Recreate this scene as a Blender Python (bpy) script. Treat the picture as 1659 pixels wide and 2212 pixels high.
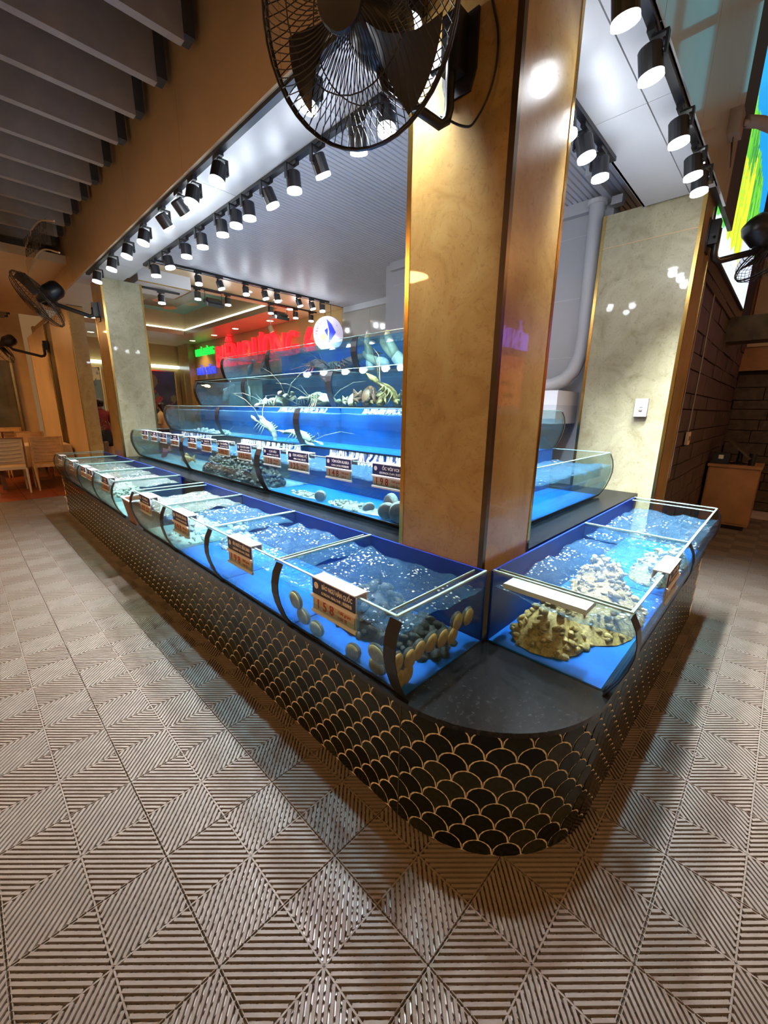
import bpy, math, random
from mathutils import Vector, Matrix
random.seed(11)
PI = math.pi
sc = bpy.context.scene
for o in list(bpy.data.objects):
    bpy.data.objects.remove(o)
COL = sc.collection

# ------------------------------------------------------------------ camera
CAM_F, CAM_P, CAM_Y, CAM_R = 883.6, 0.246862, 0.769234, 0.013817
CAM_H = 1.467
cd = bpy.data.cameras.new('camera')
cam = bpy.data.objects.new('camera', cd)
COL.objects.link(cam)
_cy, _sy, _cp, _sp = math.cos(CAM_Y), math.sin(CAM_Y), math.cos(CAM_P), math.sin(CAM_P)
_fw = Vector((_cy*_cp, _sy*_cp, -_sp))
_rt0 = Vector((_sy, -_cy, 0))
_up0 = _rt0.cross(_fw)
_rt = math.cos(CAM_R)*_rt0 + math.sin(CAM_R)*_up0
_up = -math.sin(CAM_R)*_rt0 + math.cos(CAM_R)*_up0
cam.matrix_world = Matrix(((_rt.x, _up.x, -_fw.x, 0), (_rt.y, _up.y, -_fw.y, 0), (_rt.z, _up.z, -_fw.z, CAM_H), (0, 0, 0, 1)))
cd.sensor_fit = 'VERTICAL'
cd.sensor_height = 36.0
cd.lens = CAM_F/2212*36.0
cd.clip_start = 0.05
cd.clip_end = 100
sc.camera = cam

# ------------------------------------------------------------------ world, exposure
W = bpy.data.worlds.new('world')
sc.world = W
W.use_nodes = True
bg = W.node_tree.nodes['Background']
bg.inputs[0].default_value = (1.0, 0.54, 0.22, 1)
bg.inputs[1].default_value = 0.20
sc.view_settings.view_transform = 'Standard'
sc.view_settings.look = 'None'
sc.view_settings.exposure = 0.05
sc.view_settings.gamma = 1.0
sc.view_settings.use_curve_mapping = False
sc.cycles.transparent_max_bounces = 24
sc.cycles.max_bounces = 4
sc.cycles.use_light_tree = False
sc.cycles.diffuse_bounces = 2
sc.cycles.glossy_bounces = 2
sc.cycles.transmission_bounces = 4
sc.cycles.sample_clamp_indirect = 3.0
sc.cycles.caustics_reflective = False
sc.cycles.caustics_refractive = False

SPOT_W = 230.0           # each track spotlight
SPOT_COL = (0.86, 0.93, 1.0)
WARM = (1.0, 0.50, 0.18)

def warm_area(x, y, z, size, w, col=WARM):
    l = bpy.data.lights.new('hall_fill', 'AREA')
    l.shape = 'DISK'; l.size = size; l.energy = w; l.color = col
    o = bpy.data.objects.new('hall_fill', l)
    o.location = (x, y, z)
    COL.objects.link(o)
    return o
# unseen warm lamps added over the hall for its warm ambient light
for (x, y, w) in ((-2.2, 1.2, 62), (-2.2, 4.4, 58), (-2.2, 7.4, 66), (-0.8, -2.2, 50), (2.2, -2.4, 34), (5.2, -1.6, 30), (-0.4, 10.9, 50), (-0.4, 13.4, 50)):
    warm_area(x, y, 3.35, 0.5, w)

# ------------------------------------------------------------------ helpers
def mroot(o):
    m = Matrix.Identity(4)
    while o is not None:
        m = o.matrix_basis @ m
        o = o.parent
    return m

class MB:
    def __init__(s):
        s.v = []; s.f = []; s.mi = []; s.cur = 0
    def add(s, vs, fs):
        b = len(s.v)
        s.v += [tuple(p) for p in vs]
        for f in fs:
            s.f.append([i+b for i in f]); s.mi.append(s.cur)
        return s
    def box(s, x0, y0, z0, x1, y1, z1):
        if x0 > x1: x0, x1 = x1, x0
        if y0 > y1: y0, y1 = y1, y0
        if z0 > z1: z0, z1 = z1, z0
        return s.add([(x0,y0,z0),(x1,y0,z0),(x1,y1,z0),(x0,y1,z0),(x0,y0,z1),(x1,y0,z1),(x1,y1,z1),(x0,y1,z1)],
                     [(0,3,2,1),(4,5,6,7),(0,1,5,4),(1,2,6,5),(2,3,7,6),(3,0,4,7)])
    def obox(s, m, sx, sy, sz):
        vs = [m @ Vector((a*sx/2, b*sy/2, c*sz/2)) for c in (-1,1) for (a,b) in ((-1,-1),(1,-1),(1,1),(-1,1))]
        return s.add(vs, [(0,3,2,1),(4,5,6,7),(0,1,5,4),(1,2,6,5),(2,3,7,6),(3,0,4,7)])
    def tube(s, pts, r, n=8, caps=True):
        P = [Vector(p) for p in pts]
        rs = r if isinstance(r, (list, tuple)) else [r]*len(P)
        rings = []
        t0 = (P[1]-P[0]).normalized()
        a = t0.orthogonal().normalized()
        for i, p in enumerate(P):
            t = (P[min(i+1, len(P)-1)] - P[max(i-1, 0)]).normalized()
            a = (a - t*a.dot(t))
            a = a.normalized() if a.length > 1e-6 else t.orthogonal().normalized()
            b = t.cross(a)
            rings.append([p + (a*math.cos(2*PI*k/n) + b*math.sin(2*PI*k/n))*rs[i] for k in range(n)])
        vs = [q for R in rings for q in R]
        fs = []
        for i in range(len(P)-1):
            for k in range(n):
                k2 = (k+1) % n
                fs.append((i*n+k, i*n+k2, (i+1)*n+k2, (i+1)*n+k))
        if caps:
            fs.append(tuple(range(n))[::-1]); fs.append(tuple((len(P)-1)*n+k for k in range(n)))
        return s.add(vs, fs)
    def lathe(s, prof, n=16, m=None, caps=True):
        m = m or Matrix.Identity(4)
        vs = []; fs = []
        for (r, z) in prof:
            for k in range(n):
                vs.append(m @ Vector((r*math.cos(2*PI*k/n), r*math.sin(2*PI*k/n), z)))
        for i in range(len(prof)-1):
            for k in range(n):
                k2 = (k+1) % n
                fs.append((i*n+k, i*n+k2, (i+1)*n+k2, (i+1)*n+k))
        if caps:
            fs.append(tuple(range(n))[::-1]); fs.append(tuple((len(prof)-1)*n+k for k in range(n)))
        return s.add(vs, fs)
    def loft(s, rings, caps=True):
        n = len(rings[0]); vs = [q for R in rings for q in R]; fs = []
        for i in range(len(rings)-1):
            for k in range(n):
                k2 = (k+1) % n
                fs.append((i*n+k, i*n+k2, (i+1)*n+k2, (i+1)*n+k))
        if caps:
            fs.append(tuple(range(n))[::-1]); fs.append(tuple((len(rings)-1)*n+k for k in range(n)))
        return s.add(vs, fs)
    def prism(s, poly, m, d0, d1):
        n = len(poly)
        vs = [m @ Vector((p[0], p[1], d0)) for p in poly] + [m @ Vector((p[0], p[1], d1)) for p in poly]
        fs = [tuple(range(n))[::-1], tuple(range(n, 2*n))] + [(i, (i+1) % n, n+(i+1) % n, n+i) for i in range(n)]
        return s.add(vs, fs)
    def grid(s, fn, nu, nv):
        vs = [fn(i/nu, j/nv) for j in range(nv+1) for i in range(nu+1)]
        fs = [(j*(nu+1)+i, j*(nu+1)+i+1, (j+1)*(nu+1)+i+1, (j+1)*(nu+1)+i) for j in range(nv) for i in range(nu)]
        return s.add(vs, fs)
    def mesh(s, name, mats, smooth=False, inv=None):
        me = bpy.data.meshes.new(name)
        vs = [tuple(inv @ Vector(p)) for p in s.v] if inv is not None else s.v
        me.from_pydata(vs, [], s.f)
        for m in (mats if isinstance(mats, (list, tuple)) else [mats]):
            me.materials.append(m)
        if any(s.mi):
            me.polygons.foreach_set('material_index', s.mi)
        if smooth:
            me.polygons.foreach_set('use_smooth', [True]*len(me.polygons))
        me.update()
        return me
    def build(s, name, mat, parent=None, smooth=False, world=True):
        inv = mroot(parent).inverted() if (parent is not None and world) else None
        me = s.mesh(name, mat, smooth, inv)
        o = bpy.data.objects.new(name, me)
        COL.objects.link(o)
        if parent is not None:
            o.parent = parent
        if smooth == 'auto':
            pass
        return o

def tag(o, label, cat, group=None, kind=None):
    o['label'] = label; o['category'] = cat
    if group: o['group'] = group
    if kind: o['kind'] = kind
    return o
def thing(name, label, cat, loc=(0,0,0), rz=0.0, group=None):
    o = bpy.data.objects.new(name, None)
    o.empty_display_size = 0.05
    o.location = loc; o.rotation_euler = (0, 0, rz)
    COL.objects.link(o)
    return tag(o, label, cat, group)
def struct(o, label=None, cat=None):
    o['kind'] = 'structure'
    if label: o['label'] = label
    if cat: o['category'] = cat
    return o
def copy_tree(o, parent=None):
    c = o.copy(); COL.objects.link(c)
    if parent is not None: c.parent = parent
    for ch in list(o.children):
        if ch.name in bpy.data.objects: copy_tree(ch, c)
    return c
def text(name, body, size, origin, xa, ya, m, parent=None, align='CENTER', ext=0.0006, sx=1.0, bold=0.0, maxw=None):
    cu = bpy.data.curves.new(name, 'FONT')
    cu.body = body; cu.size = size; cu.extrude = ext; cu.align_x = align; cu.align_y = 'CENTER'
    cu.offset = bold
    cu.resolution_u = 3
    cu.materials.append(m)
    tmp = bpy.data.objects.new(name, cu)
    o = bpy.data.objects.new(name, bpy.data.meshes.new_from_object(tmp))
    bpy.data.objects.remove(tmp)
    if maxw and len(o.data.vertices):
        xs_ = [v.co.x for v in o.data.vertices]; wd_ = max(xs_)-min(xs_)
        sx = min(sx, maxw/max(wd_, 1e-6))
    COL.objects.link(o)
    xa = Vector(xa).normalized(); ya = Vector(ya).normalized(); za = xa.cross(ya)
    M = Matrix(((xa.x*sx, ya.x, za.x, origin[0]), (xa.y*sx, ya.y, za.y, origin[1]), (xa.z*sx, ya.z, za.z, origin[2]), (0,0,0,1)))
    if parent is not None:
        M = mroot(parent).inverted() @ M
        o.parent = parent
    o.matrix_basis = M
    return o
ORD = ['first','second','third','fourth','fifth','sixth','seventh','eighth','ninth','tenth','eleventh','twelfth','thirteenth','fourteenth']

# ------------------------------------------------------------------ materials
def newmat(name):
    m = bpy.data.materials.new(name); m.use_nodes = True
    nt = m.node_tree
    b = nt.nodes.get('Principled BSDF')
    return m, nt, b
def N(nt, t, **kw):
    n = nt.nodes.new(t)
    for k, v in kw.items():
        setattr(n, k, v)
    return n
def ramp(nt, stops, interp='LINEAR'):
    r = N(nt, 'ShaderNodeValToRGB')
    r.color_ramp.interpolation = interp
    e = r.color_ramp.elements
    e[0].position, e[0].color = stops[0][0], (*stops[0][1], 1)
    e[1].position, e[1].color = stops[-1][0], (*stops[-1][1], 1)
    for p, c in stops[1:-1]:
        q = e.new(p); q.color = (*c, 1)
    return r
def noise(nt, scale, detail=4, rough=0.5, dist=0.0, vec=None):
    n = N(nt, 'ShaderNodeTexNoise')
    n.inputs['Scale'].default_value = scale; n.inputs['Detail'].default_value = detail
    n.inputs['Roughness'].default_value = rough; n.inputs['Distortion'].default_value = dist
    if vec is not None: nt.links.new(vec, n.inputs['Vector'])
    return n
def objco(nt, scale=(1,1,1)):
    t = N(nt, 'ShaderNodeTexCoord'); mp = N(nt, 'ShaderNodeMapping')
    mp.inputs['Scale'].default_value = scale
    nt.links.new(t.outputs['Object'], mp.inputs['Vector'])
    return mp.outputs['Vector']
def plain(name, col, rough=0.5, metal=0.0, coat=0.0, var=0.0, vscale=8.0, bump=0.0, bscale=60.0, spec=0.5):
    m, nt, b = newmat(name)
    b.inputs['Base Color'].default_value = (*col, 1)
    b.inputs['Roughness'].default_value = rough
    b.inputs['Metallic'].default_value = metal
    b.inputs['Coat Weight'].default_value = coat
    b.inputs['Coat Roughness'].default_value = 0.04
    b.inputs['Specular IOR Level'].default_value = spec
    v = objco(nt)
    if var > 0:
        n = noise(nt, vscale, 5, 0.6, 0.3, v)
        lo = tuple(max(0, c*(1-var)) for c in col); hi = tuple(min(1, c*(1+var)) for c in col)
        r = ramp(nt, [(0.3, lo), (0.7, hi)])
        nt.links.new(n.outputs['Fac'], r.inputs[0]); nt.links.new(r.outputs[0], b.inputs['Base Color'])
    if bump > 0:
        n2 = noise(nt, bscale, 4, 0.6, 0, v)
        bp = N(nt, 'ShaderNodeBump'); bp.inputs['Strength'].default_value = bump; bp.inputs['Distance'].default_value = 0.004
        nt.links.new(n2.outputs['Fac'], bp.inputs['Height']); nt.links.new(bp.outputs[0], b.inputs['Normal'])
    return m
def emit(name, col, s):
    m, nt, b = newmat(name)
    b.inputs['Base Color'].default_value = (*[min(1, c) for c in col], 1)
    b.inputs['Emission Color'].default_value = (*col, 1); b.inputs['Emission Strength'].default_value = s
    b.inputs['Roughness'].default_value = 0.4
    return m
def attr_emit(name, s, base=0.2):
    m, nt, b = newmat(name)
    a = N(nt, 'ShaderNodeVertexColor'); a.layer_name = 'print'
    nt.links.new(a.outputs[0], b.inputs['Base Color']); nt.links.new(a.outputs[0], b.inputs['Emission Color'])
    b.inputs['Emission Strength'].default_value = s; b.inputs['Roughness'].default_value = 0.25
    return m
def paint(o, fn):
    me = o.data
    at = me.color_attributes.new('print', 'FLOAT_COLOR', 'POINT')
    for i, v in enumerate(me.vertices):
        at.data[i].color = (*fn(v.co), 1)

def marble_mat(name, lo, mid, hi, scale=3.0, coat=0.6):
    m, nt, b = newmat(name)
    v = objco(nt)
    n1 = noise(nt, scale, 9, 0.62, 1.2, v)
    r = ramp(nt, [(0.28, lo), (0.45, mid), (0.72, hi)])
    nt.links.new(n1.outputs['Fac'], r.inputs[0])
    n2 = noise(nt, scale*4.5, 6, 0.7, 2.5, v)
    r2 = ramp(nt, [(0.36, (0.55, 0.45, 0.33)), (0.46, (1, 1, 1))])
    nt.links.new(n2.outputs['Fac'], r2.inputs[0])
    mx = N(nt, 'ShaderNodeMix', data_type='RGBA', blend_type='MULTIPLY'); mx.inputs[0].default_value = 0.45
    nt.links.new(r.outputs[0], mx.inputs[6]); nt.links.new(r2.outputs[0], mx.inputs[7])
    nt.links.new(mx.outputs[2], b.inputs['Base Color'])
    b.inputs['Roughness'].default_value = 0.3
    b.inputs['Coat Weight'].default_value = coat; b.inputs['Coat Roughness'].default_value = 0.03
    n3 = noise(nt, 5, 3, 0.5, 0, v)
    bp = N(nt, 'ShaderNodeBump'); bp.inputs['Strength'].default_value = 0.05; bp.inputs['Distance'].default_value = 0.01
    nt.links.new(n3.outputs['Fac'], bp.inputs['Height']); nt.links.new(bp.outputs[0], b.inputs['Coat Normal'])
    return m
def schlick(nt, f0, amp, nrm=None):
    lw = N(nt, 'ShaderNodeLayerWeight'); lw.inputs[0].default_value = 0.5
    if nrm is not None: nt.links.new(nrm, lw.inputs['Normal'])
    pw = N(nt, 'ShaderNodeMath', operation='POWER'); pw.inputs[1].default_value = 4.0
    nt.links.new(lw.outputs['Facing'], pw.inputs[0])
    ma = N(nt, 'ShaderNodeMath', operation='MULTIPLY_ADD'); ma.inputs[1].default_value = amp; ma.inputs[2].default_value = f0
    nt.links.new(pw.outputs[0], ma.inputs[0])
    return ma
def glass_mat(name, tint, refl=1.0, ior=1.45, milk=0.0, milkcol=(0.3, 0.6, 0.9)):
    m, nt, b = newmat(name)
    nt.nodes.remove(b)
    out = nt.nodes['Material Output']
    mul = schlick(nt, 0.03*refl, 0.75*refl)
    t = N(nt, 'ShaderNodeBsdfTransparent'); t.inputs[0].default_value = (*tint, 1)
    g = N(nt, 'ShaderNodeBsdfGlossy'); g.inputs['Roughness'].default_value = 0.02
    mx = N(nt, 'ShaderNodeMixShader')
    nt.links.new(mul.outputs[0], mx.inputs[0]); nt.links.new(t.outputs[0], mx.inputs[1]); nt.links.new(g.outputs[0], mx.inputs[2])
    if milk > 0:      # uneven milky diffuse: murk in some tanks, else haze added to deepen shadows
        n = noise(nt, 3.0, 4, 0.6, 0.6, objco(nt))
        mr = N(nt, 'ShaderNodeMapRange'); mr.inputs[1].default_value = 0.3; mr.inputs[2].default_value = 0.7
        mr.inputs[3].default_value = milk*0.4; mr.inputs[4].default_value = milk*1.6
        nt.links.new(n.outputs['Fac'], mr.inputs[0])
        d = N(nt, 'ShaderNodeBsdfDiffuse'); d.inputs[0].default_value = (*milkcol, 1)
        tr = N(nt, 'ShaderNodeBsdfTranslucent'); tr.inputs[0].default_value = (*milkcol, 1)
        ad = N(nt, 'ShaderNodeMixShader'); nt.links.new(d.outputs[0], ad.inputs[1]); nt.links.new(tr.outputs[0], ad.inputs[2])
        m3 = N(nt, 'ShaderNodeMixShader'); nt.links.new(mr.outputs[0], m3.inputs[0]); nt.links.new(mx.outputs[0], m3.inputs[1]); nt.links.new(ad.outputs[0], m3.inputs[2])
        mx = m3
    nt.links.new(mx.outputs[0], out.inputs[0])
    return m
def water_mat(name, tint, foam=0.5, bump=0.5, scale=26.0, foamcol=(0.85, 0.92, 0.95), milk=0.11, milkcol=(0.20, 0.55, 0.95)):
    m, nt, b = newmat(name)
    nt.nodes.remove(b)
    out = nt.nodes['Material Output']
    v = objco(nt)
    n = noise(nt, scale, 4, 0.62, 0.8, v)
    bp = N(nt, 'ShaderNodeBump'); bp.inputs['Strength'].default_value = bump; bp.inputs['Distance'].default_value = 0.07
    nt.links.new(n.outputs['Fac'], bp.inputs['Height'])
    fr = schlick(nt, 0.035, 0.85, bp.outputs[0])
    t = N(nt, 'ShaderNodeBsdfTransparent'); t.inputs[0].default_value = (*tint, 1)
    g = N(nt, 'ShaderNodeBsdfGlossy'); g.inputs['Roughness'].default_value = 0.10
    nt.links.new(bp.outputs[0], g.inputs['Normal'])
    mx = N(nt, 'ShaderNodeMixShader')
    nt.links.new(fr.outputs[0], mx.inputs[0]); nt.links.new(t.outputs[0], mx.inputs[1]); nt.links.new(g.outputs[0], mx.inputs[2])
    # foam, bubbles and painted lamp sparkle: scattered small white flecks, thicker where the air stone stirs the water
    vo = N(nt, 'ShaderNodeTexVoronoi'); vo.inputs['Scale'].default_value = scale*2.8
    nt.links.new(v, vo.inputs['Vector'])
    r = ramp(nt, [(0.20, (1, 1, 1)), (0.34, (0, 0, 0))]); nt.links.new(vo.outputs['Distance'], r.inputs[0])
    n2 = noise(nt, 5.0, 3, 0.6, 0.5, v)
    r2 = ramp(nt, [(0.46, (0, 0, 0)), (0.66, (1, 1, 1))]); nt.links.new(n2.outputs['Fac'], r2.inputs[0])
    mu = N(nt, 'ShaderNodeMath', operation='MULTIPLY'); nt.links.new(r.outputs[0], mu.inputs[0]); nt.links.new(r2.outputs[0], mu.inputs[1])
    mu2 = N(nt, 'ShaderNodeMath', operation='MULTIPLY'); nt.links.new(mu.outputs[0], mu2.inputs[0]); mu2.inputs[1].default_value = foam
    dm = N(nt, 'ShaderNodeBsdfDiffuse'); dm.inputs[0].default_value = (*milkcol, 1)
    nt.links.new(bp.outputs[0], dm.inputs['Normal'])
    mk = N(nt, 'ShaderNodeMixShader'); mk.inputs[0].default_value = milk
    nt.links.new(mx.outputs[0], mk.inputs[1]); nt.links.new(dm.outputs[0], mk.inputs[2]); mx = mk
    d = N(nt, 'ShaderNodeBsdfDiffuse'); d.inputs[0].default_value = (*foamcol, 1)
    m2 = N(nt, 'ShaderNodeMixShader')
    nt.links.new(mu2.outputs[0], m2.inputs[0]); nt.links.new(mx.outputs[0], m2.inputs[1]); nt.links.new(d.outputs[0], m2.inputs[2])
    nt.links.new(m2.outputs[0], out.inputs[0])
    return m
def fall_mat(name):
    m, nt, b = newmat(name)
    nt.nodes.remove(b)
    out = nt.nodes['Material Output']
    v = objco(nt, (30, 30, 3))
    n = noise(nt, 1.6, 4, 0.6, 0.6, v)
    r = ramp(nt, [(0.42, (0, 0, 0)), (0.62, (1, 1, 1))]); nt.links.new(n.outputs['Fac'], r.inputs[0])
    t = N(nt, 'ShaderNodeBsdfTransparent'); t.inputs[0].default_value = (0.55, 0.8, 1, 1)
    d = N(nt, 'ShaderNodeBsdfDiffuse'); d.inputs[0].default_value = (0.75, 0.9, 1, 1)
    mx = N(nt, 'ShaderNodeMixShader')
    mu = N(nt, 'ShaderNodeMath', operation='MULTIPLY'); mu.inputs[1].default_value = 0.8
    nt.links.new(r.outputs[0], mu.inputs[0])
    nt.links.new(mu.outputs[0], mx.inputs[0]); nt.links.new(t.outputs[0], mx.inputs[1]); nt.links.new(d.outputs[0], mx.inputs[2])
    nt.links.new(mx.outputs[0], out.inputs[0])
    return m
def scale_tile_mat():
    m, nt, b = newmat('glazed_black_tile')
    oi = N(nt, 'ShaderNodeObjectInfo')
    r = ramp(nt, [(0.0, (0.004, 0.005, 0.004)), (0.55, (0.010, 0.013, 0.009)), (1.0, (0.026, 0.030, 0.019))])
    nt.links.new(oi.outputs['Random'], r.inputs[0])
    v = objco(nt)
    n = noise(nt, 45, 4, 0.6, 0.4, v)
    r2 = ramp(nt, [(0.3, (0.7, 0.7, 0.7)), (0.7, (1.3, 1.3, 1.3))]); nt.links.new(n.outputs['Fac'], r2.inputs[0])
    mx = N(nt, 'ShaderNodeMix', data_type='RGBA', blend_type='MULTIPLY'); mx.inputs[0].default_value = 1
    nt.links.new(r.outputs[0], mx.inputs[6]); nt.links.new(r2.outputs[0], mx.inputs[7])
    nt.links.new(mx.outputs[2], b.inputs['Base Color'])
    b.inputs['Roughness'].default_value = 0.16
    b.inputs['Specular IOR Level'].default_value = 0.18
    return m

M = {}
M['plastic'] = plain('taupe_plastic', (0.155, 0.129, 0.103), 0.42, var=0.12, vscale=14, bump=0.25, bscale=300)
M['subfloor'] = plain('white_ceramic', (0.62, 0.57, 0.48), 0.18, var=0.15, vscale=5)
M['redtile'] = plain('red_clay_tile', (0.26, 0.055, 0.02), 0.3, var=0.25, vscale=4)
M['redgrout'] = plain('dark_grout', (0.12, 0.03, 0.015), 0.7, var=0.2)
M['stone'] = plain('black_granite', (0.011, 0.012, 0.013), 0.24, coat=0.0, var=0.95, vscale=60, bump=0.04, bscale=20, spec=0.4)
M['tile'] = scale_tile_mat()
M['grout'] = plain('ochre_grout', (0.96, 0.84, 0.64), 0.8, var=0.12, vscale=30)
M['glass'] = glass_mat('clear_glass', (0.90, 0.965, 0.96))
M['edge'] = plain('glass_edge', (0.34, 0.54, 0.51), 0.12, var=0.15, vscale=30)
M['seal'] = plain('black_silicone', (0.006, 0.006, 0.007), 0.35, var=0.2)
M['blue'] = plain('blue_back_panel', (0.006, 0.036, 0.34), 0.35, var=0.2, vscale=5)
M['blue2'] = plain('blue_back_panel_upper', (0.007, 0.075, 0.29), 0.35, var=0.3, vscale=3)
M['bluefloor'] = plain('blue_tank_floor', (0.012, 0.165, 0.62), 0.35, var=0.3, vscale=5)
M['pale'] = plain('pale_tank_panel', (0.20, 0.29, 0.28), 0.4, var=0.35, vscale=4)
M['greyback'] = plain('grey_tank_panel', (0.07, 0.08, 0.08), 0.5, var=0.4, vscale=5)
M['navy'] = plain('navy_tank_panel', (0.004, 0.026, 0.064), 0.4, var=0.35, vscale=4)
M['water'] = water_mat('lively_water', (0.80, 0.93, 1.0), 1.0, 1.0, 17)
M['murkwater'] = water_mat('murky_lively_water', (0.85, 0.90, 0.84), 1.0, 1.0, 17, milk=0.22, milkcol=(0.50, 0.58, 0.52))
M['calm'] = water_mat('calm_water', (0.70, 0.88, 0.96), 0.25, 0.35, 12)
M['wfront'] = glass_mat('water_seen_through_glass', (0.70, 0.87, 0.95), 0.25, 1.2, 0.16, (0.22, 0.55, 0.88))
M['wside'] = glass_mat('clear_water_side', (0.84, 0.94, 0.97), 0.25, 1.2, 0.04, (0.35, 0.6, 0.8))
M['murk'] = glass_mat('murky_water_seen_through_glass', (0.76, 0.82, 0.72), 0.25, 1.2, 0.24, (0.48, 0.56, 0.50))
M['fall'] = fall_mat('falling_water')
M['marble'] = marble_mat('beige_marble', (0.26, 0.142, 0.036), (0.35, 0.208, 0.062), (0.42, 0.285, 0.102), 4.5)
M['marble_lit'] = marble_mat('white_lit_marble', (0.36, 0.31, 0.17), (0.46, 0.42, 0.26), (0.58, 0.55, 0.36), 5.0)  # paler marble copy for white-lit faces, the light put into its colour
M['gold'] = plain('gold_trim', (0.75, 0.48, 0.14), 0.22, metal=1.0, var=0.1)
M['darktrim'] = plain('bronze_trim', (0.10, 0.065, 0.035), 0.3, metal=0.8, var=0.2)
M['soffit'] = plain('white_panel', (0.80, 0.81, 0.84), 0.35, var=0.04, vscale=2)
M['seam'] = plain('dark_seam', (0.05, 0.04, 0.03), 0.7, var=0.1)
M['fascia'] = plain('tan_panel', (0.74, 0.53, 0.30), 0.35, var=0.10, vscale=1.5)
M['fasciaR'] = plain('glossy_grey_panel', (0.50, 0.50, 0.48), 0.25, coat=0.8, var=0.08, vscale=1.5)
M['beam'] = plain('grey_baffle', (0.30, 0.245, 0.205), 0.75, var=0.12, vscale=6)
M['darkceil'] = plain('dark_ceiling', (0.035, 0.03, 0.028), 0.9, var=0.2)
M['rib'] = plain('white_ribbed_pvc', (0.72, 0.75, 0.84), 0.4, var=0.03)
M['white'] = plain('white_paint', (0.62, 0.64, 0.68), 0.5, var=0.04, vscale=2)
M['greytile'] = plain('grey_glossy_tile', (0.42, 0.41, 0.38), 0.15, coat=0.6, var=0.08, vscale=2)
M['signwall'] = plain('ochre_wall_panel', (0.52, 0.36, 0.14), 0.4, var=0.08, vscale=2)
M['black'] = plain('black_metal', (0.008, 0.008, 0.010), 0.38, var=0.2)
M['cord'] = plain('black_cable', (0.010, 0.008, 0.007), 0.5, var=0.2)
M['lens'] = emit('lamp_lens', (0.95, 0.98, 1.0), 22.0)
M['rim'] = emit('frosted_lamp_rim', (0.92, 0.97, 1.0), 2.2)
M['warmlens'] = emit('warm_downlight', (1.0, 0.80, 0.42), 9.0)
M['cove'] = emit('cove_strip', (0.80, 1.0, 0.95), 2.6)
M['wood'] = plain('brown_wood', (0.33, 0.17, 0.075), 0.45, var=0.25, vscale=3)
M['chair'] = plain('light_wood_chair', (0.62, 0.38, 0.16), 0.45, var=0.2, vscale=6)
M['chairdark'] = plain('dark_wood_chair', (0.16, 0.075, 0.03), 0.45, var=0.2, vscale=6)
M['cloth'] = plain('cream_cloth', (0.55, 0.43, 0.27), 0.9, var=0.08)
M['brick'] = plain('dark_slate_block', (0.055, 0.038, 0.022), 0.55, var=0.5, vscale=9, bump=0.8, bscale=25)
M['mortar'] = plain('dark_mortar', (0.016, 0.012, 0.009), 0.8, var=0.3)
M['tagwhite'] = plain('white_plastic', (0.80, 0.80, 0.82), 0.35, var=0.03)
M['tagnavy'] = plain('navy_print', (0.012, 0.014, 0.085), 0.4, var=0.05)
M['tagcard'] = plain('peach_card', (0.78, 0.56, 0.42), 0.5, var=0.04)
M['tagpale'] = plain('pale_card', (0.80, 0.74, 0.70), 0.5, var=0.04)
M['tagred'] = plain('red_ink', (0.45, 0.012, 0.010), 0.5, var=0.05)
M['ink'] = plain('white_ink', (0.85, 0.85, 0.88), 0.5, var=0.03)
M['mirror'] = plain('dark_mirror_glass', (0.10, 0.10, 0.085), 0.06, coat=1.0, var=0.4, vscale=1.2)
# ================================================================== structure
I4 = Matrix.Identity(4)
# ---- floor: interlocking plastic grid tiles over a pale ceramic floor
fb = MB(); fb.box(-6, -4.5, -0.10, 12, 8.45, -0.012)
floor = struct(fb.build('floor', M['subfloor']), 'pale ceramic floor under taupe plastic grid tiles', 'floor')
T = 0.4
def grid_tile_mesh():
    mb = MB()
    def slat(ax, ay, bx, by, w, z0, z1):
        dx, dy = bx-ax, by-ay; L = math.hypot(dx, dy)
        if L < 0.004: return
        nx, ny = -dy/L*w/2, dx/L*w/2
        vs = [(ax+nx, ay+ny), (ax-nx, ay-ny), (bx-nx, by-ny), (bx+nx, by+ny)]
        c = 0.0012
        tv = [(ax+nx*(1-c/w*2), ay+ny*(1-c/w*2)), (ax-nx*(1-c/w*2), ay-ny*(1-c/w*2)), (bx-nx*(1-c/w*2), by-ny*(1-c/w*2)), (bx+nx*(1-c/w*2), by+ny*(1-c/w*2))]
        mb.add([(x, y, z0) for x, y in vs] + [(x, y, z1) for x, y in tv], [(4,5,6,7),(0,1,5,4),(2,3,7,6),(1,2,6,5),(3,0,4,7)])
    m = 0.0035; h = T/2
    p = 0.0152
    for sx in (-1, 1):
        for sy in (-1, 1):
            for k in range(-8, 9):
                c = k*p*math.sqrt(2)
                if c >= 0: a, b = (m+c, m), (h-m, h-m-c)
                else: a, b = (m, m-c), (h-m+c, h-m)
                if b[0]-a[0] < 0.006: continue
                slat(a[0]*sx, a[1]*sy, b[0]*sx, b[1]*sy, 0.0110, -0.008, 0.0)
    e = h-0.0009
    for q in (-1, 1):
        slat(-e, q*(e-0.003), e, q*(e-0.003), 0.0045, -0.009, -0.0012)
        slat(q*(e-0.003), -e, q*(e-0.003), e, 0.0045, -0.009, -0.0012)
    slat(-e, 0, e, 0, 0.007, -0.009, -0.0010); slat(0, -e, 0, e, 0.007, -0.009, -0.0010)
    for k in range(1, 15):
        if k == 7.5: continue
        u = -h + k*T/15
        slat(u, -e, u, e, 0.0026, -0.0095, -0.0035); slat(-e, u, e, u, 0.0026, -0.0095, -0.0035)
    return mb.mesh('floor_tile', M['plastic'])
tm = grid_tile_mesh()
TX0, TY0 = 0.255, 0.043
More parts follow.
